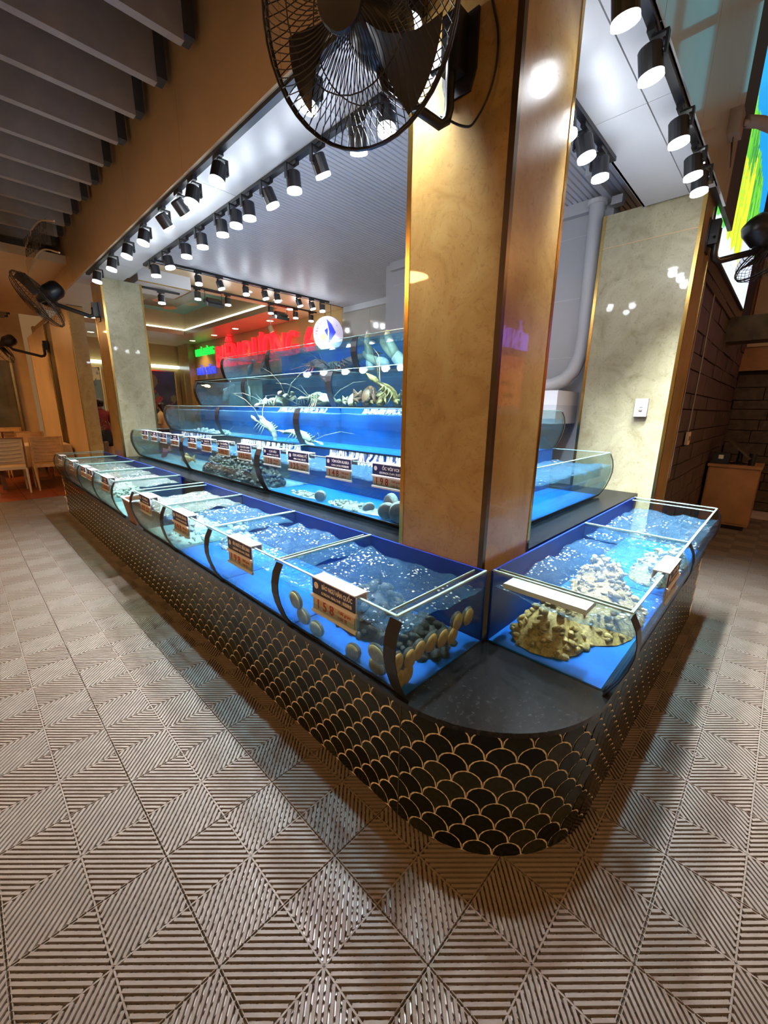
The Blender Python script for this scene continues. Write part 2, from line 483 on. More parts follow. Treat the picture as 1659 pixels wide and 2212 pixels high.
for i in range(-3, 19):
    for j in range(-4, 21):
        cx, cy = TX0+(i+0.5)*T, TY0+(j+0.5)*T
        if cx > 1.15 and cy > 0.50: continue
        if cx > 0.95 and cy > 0.86: continue
        if cx < -0.6 and (cy > 3.6 or cy < -0.4): continue
        if cy+T/2 > 8.47: continue
        if cx > 5.2 and cy < -0.8: continue
        o = bpy.data.objects.new('floor_tile', tm); COL.objects.link(o)
        o.location = (cx, cy, 0); o.parent = floor
# red clay tile dining floor
rf = MB(); rf.box(-8, 8.45, -0.10, 8, 20, -0.004)
rfl = struct(rf.build('floor_dining', M['redgrout']), 'red clay tiled floor of the dining area', 'floor')
rm = MB(); rm.box(-0.196, -0.196, -0.006, 0.196, 0.196, 0.0); rme = rm.mesh('floor_tile', M['redtile'])
for i in range(-2, 8):
    for j in range(0, 12):
        o = bpy.data.objects.new('floor_tile', rme); COL.objects.link(o)
        o.location = (-0.2+(i+0.5)*T, 8.45+(j+0.5)*T, 0.0); o.parent = rfl

# ---- columns clad in marble with gold corner trims
def column(name, x0, y0, x1, y1, z0, z1, label, mats=('marble', 'marble'), mid='darktrim'):
    core = MB(); core.box(x0+0.012, y0+0.012, z0, x1-0.012, y1-0.012, z1)
    c = struct(core.build(name, M['seam']), label, 'column')
    g = 0.014
    mb = MB(); mb.box(x0, y0+g, z0, x0+0.012, y1-g, z1); mb.build('marble_panel', M[mats[0]], c)
    mb = MB(); mb.box(x0+g, y0, z0, x1-g, y0+0.012, z1); mb.build('marble_panel', M[mats[1]], c)
    mb = MB(); mb.box(x1-0.012, y0+g, z0, x1, y1-g, z1); mb.build('marble_panel', M[mats[0]], c)
    mb = MB(); mb.box(x0+g, y1-0.012, z0, x1-g, y1, z1); mb.build('marble_panel', M[mats[1]], c)
    t = 0.003; w = 0.020
    for (cx, cy, sx, sy, m) in ((x0, y0, 1, 1, mid), (x1, y0, -1, 1, 'gold'), (x0, y1, 1, -1, 'gold'), (x1, y1, -1, -1, 'gold')):
        mb = MB()
        mb.prism([(cx-sx*t, cy-sy*t), (cx+sx*w, cy-sy*t), (cx+sx*w, cy+sy*0.004), (cx+sx*0.004, cy+sy*0.004), (cx+sx*0.004, cy+sy*w), (cx-sx*t, cy+sy*w)], I4, z0, z1)
        mb.build('corner_trim', M[m], c)
    return c
SOF = 2.96
column('column', 1.43, 0.815, 1.855, 1.275, 0.0, SOF, 'marble column with gold corner trims rising at the tank corner')
column('column', 1.50, 6.25, 1.95, 6.70, 0.0, SOF, 'marble column at the far end of the tank rows', ('marble', 'marble_lit'), 'gold')
column('column', 3.90, 0.70, 4.35, 1.37, 0.0, SOF+0.02, 'pale marble pillar with a white switch beside the end tanks', ('marble_lit', 'marble'), 'gold')
# seam in pale pillar
mb = MB(); mb.box(3.897, 0.72, 2.74, 3.9005, 1.35, 2.746); struct(mb.build('trim_1', M['fascia']), 'thin pale joint across the pillar', 'trim')

# ---- left fascia, soffit, right fascia
sb = MB(); sb.box(1.347, 0.66, SOF+0.02, 1.75, 9.0, 3.9)
wl = struct(sb.build('wall_fascia', M['seam']), 'tan panelled fascia above the tanks on the hall side', 'wall')
ys = [0.645, 0.80, 2.0, 3.2, 4.4, 5.6, 6.8, 8.0, 9.0]
for a, b in zip(ys[:-1], ys[1:]):
    mb = MB(); mb.box(1.335, a+0.002, SOF, 1.349, b-0.002, 3.9); mb.build('fascia_panel', M['fascia'], wl)
    mb = MB(); mb.box(1.352, max(a, 1.09)+0.002 if a < 1.0 else a+0.002, SOF, 1.75, b-0.002, SOF+0.022)
    if b > 1.2: mb.build('soffit_panel', M['soffit'], wl)
sb = MB(); sb.box(1.36, 0.66, SOF+0.02, 4.9, 1.08, 3.9)
sb.box(1.36, 0.66, 3.9, 4.9, 0.75, 5.6)
wr = struct(sb.build('wall_fascia_end', M['seam']), 'glossy grey panelled fascia above the end tanks', 'wall')
xs = [1.352, 2.67, 3.87]
for a, b in zip(xs[:-1], xs[1:]):
    for (y0, y1) in ((0.648, 0.797), (0.803, 1.088)):
        mb = MB(); mb.box(a+0.002, y0, SOF, b-0.002, y1, SOF+0.022); mb.build('soffit_panel', M['soffit'], wr)
for a, b in zip([1.335, 2.2, 3.1, 4.0], [2.2, 3.1, 4.0, 4.26]):
    mb = MB(); mb.box(a+0.002, 0.640, SOF, b-0.002, 0.656, 5.6); mb.build('fascia_panel', M['fasciaR'], wr)

# ---- ribbed PVC ceiling over the tanks
cb = MB()
y = 1.09
while y < 6.05:
    z = 3.2
    cb.add([(1.75,y,z),(5.2,y,z),(5.2,y+0.030,z),(1.75,y+0.030,z),(5.2,y+0.033,z+0.012),(1.75,y+0.033,z+0.012),(5.2,y+0.040,z+0.012),(1.75,y+0.040,z+0.012),(5.2,y+0.0435,z),(1.75,y+0.0435,z)],
           [(0,3,2,1),(3,5,4,2),(5,7,6,4),(7,9,8,6)])
    y += 0.0435
cb.box(1.75, 1.09, 3.22, 5.2, 6.05, 3.26)
struct(cb.build('ceiling', M['rib']), 'ribbed white ceiling above the tiered tanks', 'ceiling')
mb = MB(); mb.box(1.75, 1.06, SOF, 1.765, 6.05, 3.2); mb.box(1.75, 1.075, SOF, 4.1, 1.09, 3.2); struct(mb.build('trim_2', M['white']), 'white upstand between soffit and ribbed ceiling', 'trim')
# walls round the tank bay
mb = MB(); mb.box(4.10, 1.37, 0.0, 4.25, 3.87, 3.2); struct(mb.build('wall_back', M['white']), 'white wall behind the end tanks', 'wall')
for (z, n) in ((1.95, 0), (2.45, 1), (2.95, 2)):
    mb = MB(); mb.box(4.0975, 1.38, z, 4.101, 3.86, z+0.005); struct(mb.build('trim_%d' % (3+n), M['soffit']), 'thin joint line across the white back wall', 'trim')
mb = MB(); mb.box(4.10, 3.87, 0.0, 5.2, 3.99, 3.2); struct(mb.build('wall_return', M['white']), 'white wall return beside the grey tiled wall', 'wall')
mb = MB(); mb.box(5.21, 3.9, 0.0, 5.4, 6.15, 3.2)
wg = struct(mb.build('wall_grey', M['seam']), 'grey glossy tiled wall behind the top tanks', 'wall')
for j in range(3):
    for k in range(4):
        mb = MB(); mb.box(5.2, 3.99+j*0.72+0.002, k*0.8+0.002, 5.211, 3.99+(j+1)*0.72-0.002, (k+1)*0.8-0.002); mb.build('wall_tile', M['greytile'], wg)
mb = MB()
for (x0, y0, x1, y1) in ((5.14, 3.99, 5.2, 6.05), (4.04, 1.43, 4.099, 3.87)):
    mb.box(x0, y0, 3.14, x1, y1, 3.2); mb.box(x0-0.0, y0, 3.11, x1, y1, 3.14)
struct(mb.build('trim_6', M['white']), 'white cornice along the ribbed ceiling', 'trim')
mb = MB(); mb.box(4.02, 1.29, 3.10, 4.10, 1.372, 3.16); mb.box(3.55, 1.37, 3.15, 4.1, 1.42, 3.2); struct(mb.build('trim_7', M['white']), 'white ledge between ceiling and pillar', 'trim')

# ---- restaurant room beyond: sign wall, ceiling with painted cove, far wall
mb = MB(); mb.box(5.212, 6.15, 0, 5.4, 13.6, 3.3)
ws = struct(mb.build('wall_sign', M['seam']), 'ochre panelled wall carrying the lit restaurant name', 'wall')
for j in range(5):
    for (z0, z1) in ((0, 2.2), (2.2, 2.92), (2.92, 3.2)):
        mb = MB(); mb.box(5.2, 6.15+j*1.36+0.002, z0+0.002, 5.213, 6.15+(j+1)*1.36-0.002, z1-0.002); mb.build('wall_panel', M['signwall'], ws)
mb = MB(); mb.box(5.0, 12.75, 0, 5.199, 13.5, 3.2); struct(mb.build('column_pilaster', M['marble']), 'marble pilaster in the far corner beside the green letters', 'column')
mb = MB(); mb.box(5.10, 6.2, 2.16, 5.199, 12.7, 2.20); struct(mb.build('trim_8', M['darktrim']), 'dark ledge under the lit letters', 'trim')
CX0, CX1, CY0, CY1 = 2.2, 4.42, 7.0, 11.35
cb = MB()
cb.box(1.75, 6.05, 3.2, 5.2, CY0, 3.30); cb.box(1.75, CY1, 3.2, 5.2, 13.6, 3.30)
cb.box(0.0, CY0, 3.2, CX0, CY1, 3.30); cb.box(CX1, CY0, 3.2, 5.2, CY1, 3.30)
cb.box(CX0-0.15, CY0-0.15, 3.30, CX0-0.05, CY1+0.15, 3.72); cb.box(CX1+0.05, CY0-0.15, 3.30, CX1+0.15, CY1+0.15, 3.72)
cb.box(CX0-0.15, CY0-0.15, 3.30, CX1+0.15, CY0-0.05, 3.72); cb.box(CX0-0.15, CY1+0.05, 3.30, CX1+0.15, CY1+0.15, 3.72)
struct(cb.build('ceiling_dining', M['fascia']), 'tan dining room ceiling with a recessed cove', 'ceiling')
gb = MB(); gb.grid(lambda u, v: (CX0-0.1+u*(CX1-CX0+0.2), CY0-0.1+v*(CY1-CY0+0.2), 3.70), 70, 110)
co = gb.build('ceiling_painting', attr_emit('painted_ceiling', 0.10))  # painting given a faint glow of its own, though no lamp
fishes = [(random.uniform(CX0+.2, CX1-.2), random.uniform(CY0+.3, CY1-.3), random.uniform(0.12, 0.24), random.choice(((0.6,0.16,0.05),(0.55,0.08,0.06),(0.5,0.28,0.10),(0.3,0.22,0.10)))) for _ in range(22)]
def cpaint(p):
    c = [0.085, 0.050, 0.026]
    e = min(CX1-p.x, CY1-p.y, p.x-CX0, p.y-CY0)
    if e < 0.35: c = [0.10, 0.22, 0.17]
    for (fx, fy, r, col) in fishes:
        if ((p.x-fx)/r)**2*1.8+((p.y-fy)/r)**2*0.8 < 1: c = list(col)
    return c
paint(co, cpaint)
tag(co, 'painted ceiling panel with orange fish inside the cove', 'painting')
mb = MB(); mb.box(CX0-0.04, CY1+0.0, 3.31, CX1+0.04, CY1+0.03, 3.335); mb.box(CX1+0.0, CY0, 3.31, CX1+0.03, CY1, 3.335)
struct(mb.build('trim_9', M['cove']), 'lit pale strip round the ceiling cove', 'trim')
# bulkhead beam between marble column and cove
mb = MB(); mb.box(1.955, 6.35, 3.03, 2.62, 7.0, 3.2); bh = struct(mb.build('ceiling_bulkhead', M['soffit']), 'white boxed bulkhead with gold lower edge', 'ceiling')
mb = MB(); mb.box(1.955, 6.342, 3.024, 2.628, 6.352, 3.036); mb.box(2.618, 6.35, 3.024, 2.628, 7.0, 3.036); mb.build('edge_trim', M['gold'], bh)
# panelled wall on the hall side beyond the marble column
def wall_panel_run(y0, y1, label):
    mb = MB(); mb.box(1.512, y0, 0, 1.7, y1, 2.96); w = struct(mb.build('wall_hall', M['seam']), label, 'wall')
    mb = MB(); mb.box(1.5, y0+0.03, 0, 1.513, y1-0.03, 2.95); mb.build('wall_panel', M['fascia'], w)
    for yy in (y0, y1-0.03):
        mb = MB(); mb.box(1.495, yy, 0, 1.514, yy+0.03, 2.95); mb.build('edge_trim', M['gold'], w)
    mb = MB(); mb.box(1.512, y0-0.002, 0, 1.7, y0+0.01, 2.95); mb.build('wall_panel', M['marble'], w)
wall_panel_run(8.3, 10.0, 'tan wall panel with gold edges beyond the plant')
wall_panel_run(10.6, 12.95, 'tan wall panel with gold edges beside the dining tables')
mb = MB(); mb.box(1.52, 10.0, 0, 1.7, 10.6, 2.96); struct(mb.build('wall_recess', M['darktrim']), 'dark recess between two tan wall panels', 'wall')
# far walls
mb = MB(); mb.box(1.7, 13.6, 0, 5.4, 13.8, 3.3); wf = struct(mb.build('wall_far', M['signwall']), 'far wall of the dining room', 'wall')
mb = MB(); mb.box(-8, 15.6, 0, 1.7, 15.8, 4.2); struct(mb.build('wall_far_hall', M['fascia']), 'far wall behind the dining tables', 'wall')
# ---- hall ceiling with hanging baffles
mb = MB(); mb.box(-7, -4, 3.95, 1.33, 15.6, 4.05); cl = struct(mb.build('ceiling_hall', M['darkceil']), 'dark hall ceiling behind deep grey baffles', 'ceiling')
bm_ = MB(); bm_.box(-7.0, 0, 3.43, 1.24, 0.055, 3.94); bme = bm_.mesh('baffle', M['beam'])
be_ = MB(); be_.box(1.24, -0.01, 3.46, 1.30, 0.09, 3.94); bee = be_.mesh('baffle_end', M['darkceil'])
for k in range(-3, 26):
    for me, n in ((bme, 'baffle'), (bee, 'baffle_end')):
        o = bpy.data.objects.new(n, me); COL.objects.link(o); o.location = (0, 2.79+k*0.437, 0); o.parent = cl
# ---- right hand zone: dark slate block walls
mb = MB(); mb.box(4.36, 0.735, 0.0, 8.6, 0.9, 2.72); wb = struct(mb.build('wall_slate', M['mortar']), 'dark slate block wall beyond the pale pillar', 'wall')
random.seed(5)
z = 0.0; row = 0
while z < 2.6:
    hh = random.choice((0.14, 0.17, 0.2)); x = 4.40 - (0.2 if row % 2 else 0)
    while x < 8.3:
        L = random.uniform(0.28, 0.62); d = random.uniform(0.0, 0.016)
        mb = MB(); mb.box(max(x, 4.38)+0.006, 0.722-d, z+0.006, min(x+L, 8.55)-0.006, 0.737, min(z+hh, 2.7)-0.006)
        mb.build('brick', M['brick'], wb); x += L
    z += hh; row += 1
mb = MB(); mb.box(8.6, -3.5, 0, 8.8, 1.0, 2.1); wb2 = struct(mb.build('wall_slate_end', M['mortar']), 'dark slate block end wall behind the wooden cabinet', 'wall')
z = 0.0; row = 0
while z < 2.05:
    hh = random.choice((0.13, 0.16, 0.19)); y = 0.72 + (0.2 if row % 2 else 0)
    while y > -1.4:
        L = random.uniform(0.3, 0.65); d = random.uniform(0.0, 0.018)
        mb = MB(); mb.box(8.585-d, max(y-L, -3.4)+0.006, z+0.006, 8.602, min(y, 0.74)-0.006, min(z+hh, 2.1)-0.006)
        mb.build('brick', M['brick'], wb2); y -= L
    z += hh; row += 1
mb = MB(); mb.box(8.5, -3.5, 2.1, 8.8, 1.0, 2.34); mb.box(8.55, -3.5, 2.34, 8.8, 1.0, 2.42); struct(mb.build('trim_10', M['wood']), 'brown wooden cornice above the slate end wall', 'trim')
mb = MB(); mb.box(8.62, -3.5, 2.4, 8.8, 1.0, 5.6); wu = struct(mb.build('wall_upper_end', M['wood']), 'brown panelled wall above the wooden cornice', 'wall')
for k in range(9):
    mb = MB(); mb.box(8.595, 0.7-k*0.3-0.28, 2.45, 8.622, 0.7-k*0.3, 5.5); mb.build('wall_panel', M['wood' if k > 1 else 'cloth'], wu)
mb = MB(); mb.box(4.36, 0.71, 2.60, 7.3, 0.8, 2.74); mb.box(4.36, 0.70, 2.50, 7.3, 0.74, 2.56); struct(mb.build('trim_11', M['darktrim']), 'dark ledge under the lit tree mural', 'trim')
mb = MB(); mb.box(4.262, 0.74, 2.72, 9, 0.95, 5.6); struct(mb.build('wall_mural', M['darkceil']), 'dark wall holding the lit tree mural', 'wall')
# pillar side cable duct
mb = MB(); mb.box(4.352, 0.705, 0, 4.40, 0.735, 2.6); struct(mb.build('trim_12', M['black']), 'black vertical duct at the pillar edge', 'trim')
# slate beam stub projecting below the mural
mb = MB(); mb.box(6.3, 0.30, 2.26, 6.62, 0.72, 2.52); tag(mb.build('slate_beam', M['brick']), 'dark slate beam stub jutting out under the mural', 'beam', kind='structure')
# ================================================================== display counter
CT = 0.505
XL, YR, RC = 0.913, 0.289, 0.5
CCX, CCY = XL+RC, YR+RC
def counter_poly(off):
    r = RC+off
    pts = [(XL-off, 7.05)]
    pts += [(CCX-r*math.cos(a), CCY-r*math.sin(a)) for a in [k*PI/2/20 for k in range(21)]]
    pts += [(3.62, YR-off), (3.62, 0.805), (1.432, 0.805), (1.432, 7.05)]
    return pts
counter = thing('display_counter', 'long display counter clad in black fish-scale tiles with a rounded granite corner', 'counter', (1.4, 0.8, 0))
mb = MB(); mb.prism(counter_poly(0.0), I4, 0.0, CT-0.02); mb.build('grout_bed', M['grout'], counter)
mb = MB(); mb.prism(counter_poly(0.010), I4, CT-0.02, CT); mb.build('granite_top', M['stone'], counter)
mb = MB(); mb.box(XL-0.004, CCY-0.002, 0, XL+0.01, CCY+0.002, CT-0.02); mb.build('tile_joint', M['seam'], counter)
# fish-scale tiles
TW, TP, TR = 0.1, 0.0545, 0.0468
def scale_poly(zc, zmin, zmax):
    pts = []
    n = 7
    for k in range(n+1):
        a = PI*k/n
        pts.append((TR*math.cos(a), TR*math.sin(a)))
    g = TR+0.0058
    for k in range(1, 5):   # lower left concave side
        a = math.radians(90-90*k/4)
        pts.append((-TW/2+g*math.cos(a)*0.985, -TP+g*math.sin(a)))
    for k in range(3, 0, -1):
        a = math.radians(90-90*k/4)
        pts.append((TW/2-g*math.cos(a)*0.985, -TP+g*math.sin(a)))
    return [(x, min(max(y, zmin-zc), zmax-zc)) for x, y in pts]
def path_at(s):
    # s=0 at the left end of the arc; s<0 runs up the long face, s>arc runs along the short face
    arc = RC*PI/2
    if s < 0: return XL, CCY-s, PI, 
    if s < arc:
        a = s/RC
        return CCX-RC*math.cos(a), CCY-RC*math.sin(a), PI+a
    return CCX+(s-arc), YR, 1.5*PI
tiles = []
for r in range(10):
    zc = 0.008 + r*TP
    k = 0
    s = -6.2 + (TW/2 if r % 2 else 0)
    while s < RC*PI/2+2.16:
        x, y, na = path_at(s)
        tiles.append(((x)**2+(y)**2+(CAM_H-zc)**2, x, y, zc, na, r)); s += TW
tiles.sort(key=lambda t: t[0])
tmeshes = {}
for r in range(10):
    zc = 0.008+r*TP
    mb = MB(); poly = scale_poly(zc, 0.001, CT-0.021)
    # local: x along face, y up, z outward
    mb.prism([p for p in poly], I4, -0.002, 0.0014)
    tmeshes[r] = (mb.mesh('scale_tile', M['tile']), mb)
far = MB()
for n, (d, x, y, zc, na, r) in enumerate(tiles):
    nx, ny = math.cos(na), math.sin(na)
    m = Matrix(((-ny, 0, nx, x), (nx, 0, ny, y), (0, 1, 0, zc), (0, 0, 0, 1)))
    if n < 300:
        o = bpy.data.objects.new('scale_tile', tmeshes[r][0]); COL.objects.link(o)
        o.parent = counter; o.matrix_basis = mroot(counter).inverted() @ m
    else:
        far.add([m @ Vector(v) for v in tmeshes[r][1].v], tmeshes[r][1].f)
fo = far.build('scale_tile_field', M['tile'], counter); fo['kind'] = 'stuff'

# ---- raised granite shelf and stepped plinth that carry the upper tiers
SH = 0.81
plinth = thing('tank_plinth', 'stepped plinth with black granite shelf under the upper tank rows', 'plinth', (2.4, 3.0, 0))
mb = MB()
for (x0, y0, x1, y1) in ((1.445, 1.285, 3.3, 6.16), (1.865, 0.82, 3.3, 1.285), (3.3, 0.82, 3.88, 1.9)):
    mb.box(x0, y0, 0, x1, y1, SH-0.03)
mb.build('plinth_body', M['seam'], plinth)
mb = MB()
for (x0, y0, x1, y1) in ((1.440, 1.280, 3.3, 6.18), (1.860, 0.815, 3.3, 1.280), (3.3, 0.815, 3.89, 1.9)):
    mb.box(x0, y0, SH-0.03, x1, y1, SH)
mb.build('granite_shelf', M['stone'], plinth)
mb = MB()
mb.box(2.09, 1.43, SH, 3.3, 6.1, 1.135); mb.box(2.09, 1.43, SH, 3.5, 1.85, 1.135)
mb.box(2.50, 1.86, 1.135, 3.3, 6.05, 1.46); mb.box(2.91, 2.2, 1.46, 3.3, 6.05, 1.80)
mb.build('plinth_step', M['white'], plinth)

# ================================================================== tanks
PROF = [(0.0, 0.0), (0.022, 0.035), (0.045, 0.08), (0.063, 0.13), (0.075, 0.185), (0.075, 0.23), (0.066, 0.275), (0.045, 0.323)]
def wing_matrix(wing, F, z0):
    if wing == 'L':
        return Matrix(((-1, 0, 0, F), (0, 0, 1, 0), (0, 1, 0, z0), (0, 0, 0, 1)))
    return Matrix(((0, 0, 1, 0), (-1, 0, 0, F), (0, 1, 0, z0), (0, 0, 0, 1)))
def prof(h, b=1.0):
    return [(d*b, z*h/0.323) for d, z in PROF]
def prof_d(p, z):
    for (d0, z0), (d1, z1) in zip(p[:-1], p[1:]):
        if z0 <= z <= z1: return d0+(d1-d0)*(z-z0)/(z1-z0)
    return p[-1][0]
TANKS = {}
def tank(key, wing, F, u0, u1, z0, h, depth, label, group, last=False, back='blue', bottom='bluefloor', wl=0.78, water='water',
         front='wfront', wave=0.006, brace=True, backtop=0.0, seal_w=0.052, near_side=True, res=(44, 30), bshift=(0.0, 0.0)):
    m = wing_matrix(wing, F, z0)
    p = prof(h)
    base = m @ Vector((-depth/2, 0, (u0+u1)/2))
    t = thing('fish_tank', label, 'fish tank', base, 0, group)
    g = 0.007
    off = [(d+g, z) for d, z in p]
    mb = MB(); mb.prism(p + off[::-1], m, u0+0.004, u1-0.004); mb.build('front_glass', M['glass'], t, smooth=False)
    mb = MB(); mb.prism([(p[-1][0]-0.001, h), (p[-1][0]+g+0.002, h), (p[-1][0]+g+0.002, h+0.004), (p[-1][0]-0.001, h+0.004)], m, u0, u1)
    mb.build('front_rim', M['edge'], t)
    ends = [u0] + ([u1] if last else [])
    for u in ends:
        mb = MB(); mb.prism([(d, z) for d, z in p] + [(-depth, h), (-depth, 0)], m, u-0.0035, u+0.0035); mb.build('end_pane', M['glass'], t)
        mb = MB(); mb.prism([(p[-1][0]+0.006, h), (p[-1][0]+0.006, h+0.006), (-depth, h+0.006), (-depth, h)], m, u-0.005, u+0.005); mb.build('pane_edge', M['edge'], t)
        o1 = [(d+g+0.0005, z) for d, z in p[:-1]] + [(p[-1][0]+g+0.001, h-0.008)]
        o2 = [(d+g+0.0035, z) for d, z in p[:-1]] + [(p[-1][0]+g+0.004, h-0.008)]
        mb = MB(); mb.prism(o1 + o2[::-1], m, u-seal_w/2, u+seal_w/2); mb.build('black_seal', M['seal'], t)
        if brace:
            sgn = 1 if u == u0 else -1
            mb = MB(); mb.prism([(0.045, h-0.014), (0.045, h-0.008), (-depth, h-0.008), (-depth, h-0.014)], m, u, u+sgn*0.055); mb.build('brace_strip', M['glass'], t)
            mb = MB(); mb.prism([(0.045, h-0.014), (0.045, h-0.007), (-depth, h-0.007), (-depth, h-0.014)], m, u+sgn*0.052, u+sgn*0.057); mb.build('brace_edge', M['edge'], t)
    mb = MB(); mb.prism([(-depth, 0), (-depth, h+backtop), (-depth-0.010, h+backtop), (-depth-0.010, 0)], m, u0+bshift[0], u1+bshift[1]); mb.build('back_panel', M[back], t)
    mb = MB(); mb.prism([(-0.004, 0.0), (-0.004, 0.006), (-depth, 0.006), (-depth, 0.0)], m, u0+0.004, u1-0.004); mb.build('floor_panel', M[bottom], t)
    mb = MB(); mb.prism([(0.002, -0.001), (0.010, -0.001), (0.013, 0.012), (0.010, 0.014)], m, u0, u1); mb.build('base_seal', M['seal'], t)
    zw = wl*h
    dw = prof_d(p, zw)-0.003
    rr = random.Random(key)
    ph = [(rr.uniform(5, 40), rr.uniform(5, 40), rr.uniform(0, 6.3)) for _ in range(7)]
    def surf(a, b):
        u = u0+0.005+a*(u1-u0-0.010); d = -depth+0.002+b*(dw+depth-0.002)
        z = zw
        for (ku, kd, f) in ph: z += wave/3.0*math.sin(ku*u+kd*d+f)
        z += wave*0.5*(rr.random()-0.5)
        return m @ Vector((d, z, u))
    mb = MB(); mb.grid(surf, *res)
    wo = None
    mb.cur = 1
    pf = [(d-0.003, z) for d, z in p if z < zw] + [(dw, zw+wave*0.3)]
    for (a, b) in zip(pf[:-1], pf[1:]):
        mb.add([m @ Vector((a[0], a[1]+0.0065 if a[1] == 0 else a[1], u0+0.005)), m @ Vector((a[0], a[1]+0.0065 if a[1] == 0 else a[1], u1-0.005)), m @ Vector((b[0], b[1], u1-0.005)), m @ Vector((b[0], b[1], u0+0.005))], [(0, 1, 2, 3)])
    if near_side:
        mb.cur = 2
        poly = pf + [(-depth+0.002, zw), (-depth+0.002, 0.007)]
        mb.add([m @ Vector((d, z, u0+0.0045)) for d, z in poly], [tuple(range(len(poly)))])
    mb.build('water', [M[water], M[front], M['wside']], t, smooth=True)
    TANKS[key] = (t, m, p, u0, u1, h, depth, wing)
    return t

G1 = 'low front tanks along the tiled counter'
D1 = 0.488
yb = [0.785, 1.464, 2.158, 2.860, 3.545]
tank('a1', 'L', 0.928, yb[0], yb[1], CT, 0.323, D1, 'corner tank of abalone clinging to the glass, price tag 158', G1, wave=0.011)
tank('a2', 'L', 0.928, yb[1], yb[2], CT, 0.323, D1, 'bubbling blue tank with price tag 198, next to the corner abalone tank', G1, wave=0.011)
tank('a3', 'L', 0.928, yb[2], yb[3], CT, 0.323, D1, 'foamy tank with price tag 198, third from the granite corner', G1, wave=0.010)
tank('a4', 'L', 0.928, yb[3], yb[4], CT, 0.323, D1, 'tank with price tag 99 beside the gap with the brown basket', G1, last=True, wave=0.008, bottom='pale', front='murk', water='murkwater')
yc = [4.085, 4.795, 5.51, 6.24, 6.98]
lb = ['greenish tank on the far side of the brown basket, one price tag', 'low tank carrying two price tags side by side', 'low tank with pink shellfish under foam, second from the far end', 'farthest low tank beside the dining chairs']
for i in range(4):
    tank('b%d' % i, 'L', 0.928, yc[i], yc[i+1], CT, 0.323, D1, lb[i], G1, last=(i == 3), wave=0.008, bottom='pale', front='murk', water='murkwater', res=(16, 12))
tank('r1', 'R', 0.312, 1.445, 2.50, CT, 0.323, 0.455, 'end-side tank with sandy brown heap and floating foam board', G1, wave=0.011, wl=0.74)
tank('r2', 'R', 0.312, 2.50, 3.58, CT, 0.323, 0.455, 'end-side tank farther from the corner, nearest the pale pillar', G1, last=True, wave=0.011, wl=0.74)
G2 = 'second tier tanks on the granite shelf'
H2 = 0.34
S2 = 0.08
tank('c1', 'L', 1.66, 1.30, 2.90, SH+0.012, H2, 0.40, 'second-tier blue tank with clams and four tags, beside the corner column', G2, back='blue2', wl=0.74, water='calm', wave=0.005, brace=False, near_side=False, seal_w=S2, bshift=(0.0, 0.30))
tank('c2', 'L', 1.66, 2.90, 4.43, SH+0.012, H2, 0.40, 'second-tier tank filled with a dark heap of crabs', G2, back='greyback', bottom='pale', front='wside', wl=0.74, water='calm', wave=0.005, brace=False, near_side=False, seal_w=S2, bshift=(0.30, 0.40))
tank('c3', 'L', 1.66, 4.43, 6.13, SH+0.012, H2, 0.40, 'second-tier tank at the far end carrying four small tags', G2, back='blue2', bottom='pale', wl=0.74, water='calm', wave=0.005, brace=False, last=True, near_side=False, seal_w=S2, bshift=(0.40, 0.0))
tank('c4', 'R', 1.005, 1.87, 3.47, SH+0.012, H2, 0.39, 'second-tier clear blue tank on the short side facing the pale pillar', G2, back='blue2', wl=0.72, water='calm', wave=0.010, brace=False, last=True, seal_w=0.02)
G3 = 'third tier tanks'
tank('d1', 'L', 2.07, 1.405, 2.96, 1.145, 0.325, 0.40, 'third-tier plain blue tank beside the corner column', G3, back='blue2', wl=0.86, water='calm', wave=0.003, brace=False, near_side=False, seal_w=S2, bshift=(0.0, 0.30))
tank('d2', 'L', 2.07, 2.96, 4.46, 1.145, 0.325, 0.40, 'third-tier tank with two swimming lobsters', G3, back='blue2', wl=0.86, water='calm', wave=0.003, brace=False, near_side=False, seal_w=S2, bshift=(0.30, 0.40))
tank('d3', 'L', 2.07, 4.46, 6.05, 1.145, 0.325, 0.40, 'third-tier pale tank at the far end', G3, back='blue2', bottom='pale', wl=0.86, water='calm', wave=0.003, brace=False, last=True, near_side=False, seal_w=S2, bshift=(0.40, 0.0))
tank('d4', 'R', 1.415, 2.48, 3.49, 1.145, 0.325, 0.38, 'third-tier tank on the short side above the clear blue tank', G3, back='blue2', wl=0.80, water='calm', wave=0.003, brace=False, last=True, seal_w=0.02)
G4 = 'fourth tier tanks'
tank('e1', 'L', 2.48, 1.82, 3.04, 1.472, 0.322, 0.40, 'fourth-tier dark tank of brown crabs and a spiny shell', G4, back='navy', bottom='pale', front='wside', wl=0.90, water='calm', wave=0.003, brace=False, near_side=False, seal_w=S2, bshift=(0.0, 0.30))
tank('e2', 'L', 2.48, 3.04, 4.63, 1.472, 0.322, 0.40, 'fourth-tier tank piled with pale lobsters', G4, back='navy', bottom='pale', front='wside', wl=0.90, water='calm', wave=0.003, brace=False, near_side=False, seal_w=S2, bshift=(0.30, 0.40))
tank('e3', 'L', 2.48, 4.63, 6.0, 1.472, 0.322, 0.40, 'fourth-tier pale tank with two upright fish at the far end', G4, back='pale', bottom='pale', wl=0.90, water='calm', wave=0.003, brace=False, last=True, near_side=False, seal_w=S2, bshift=(0.40, 0.0))
G5 = 'top tier tanks'
tank('f1', 'L', 2.89, 2.2, 3.16, 1.812, 0.33, 0.38, 'top-tier tank of pale geoduck clams', G5, back='blue2', wl=0.92, water='calm', wave=0.003, brace=False, near_side=False, seal_w=S2, bshift=(0.0, 0.30))
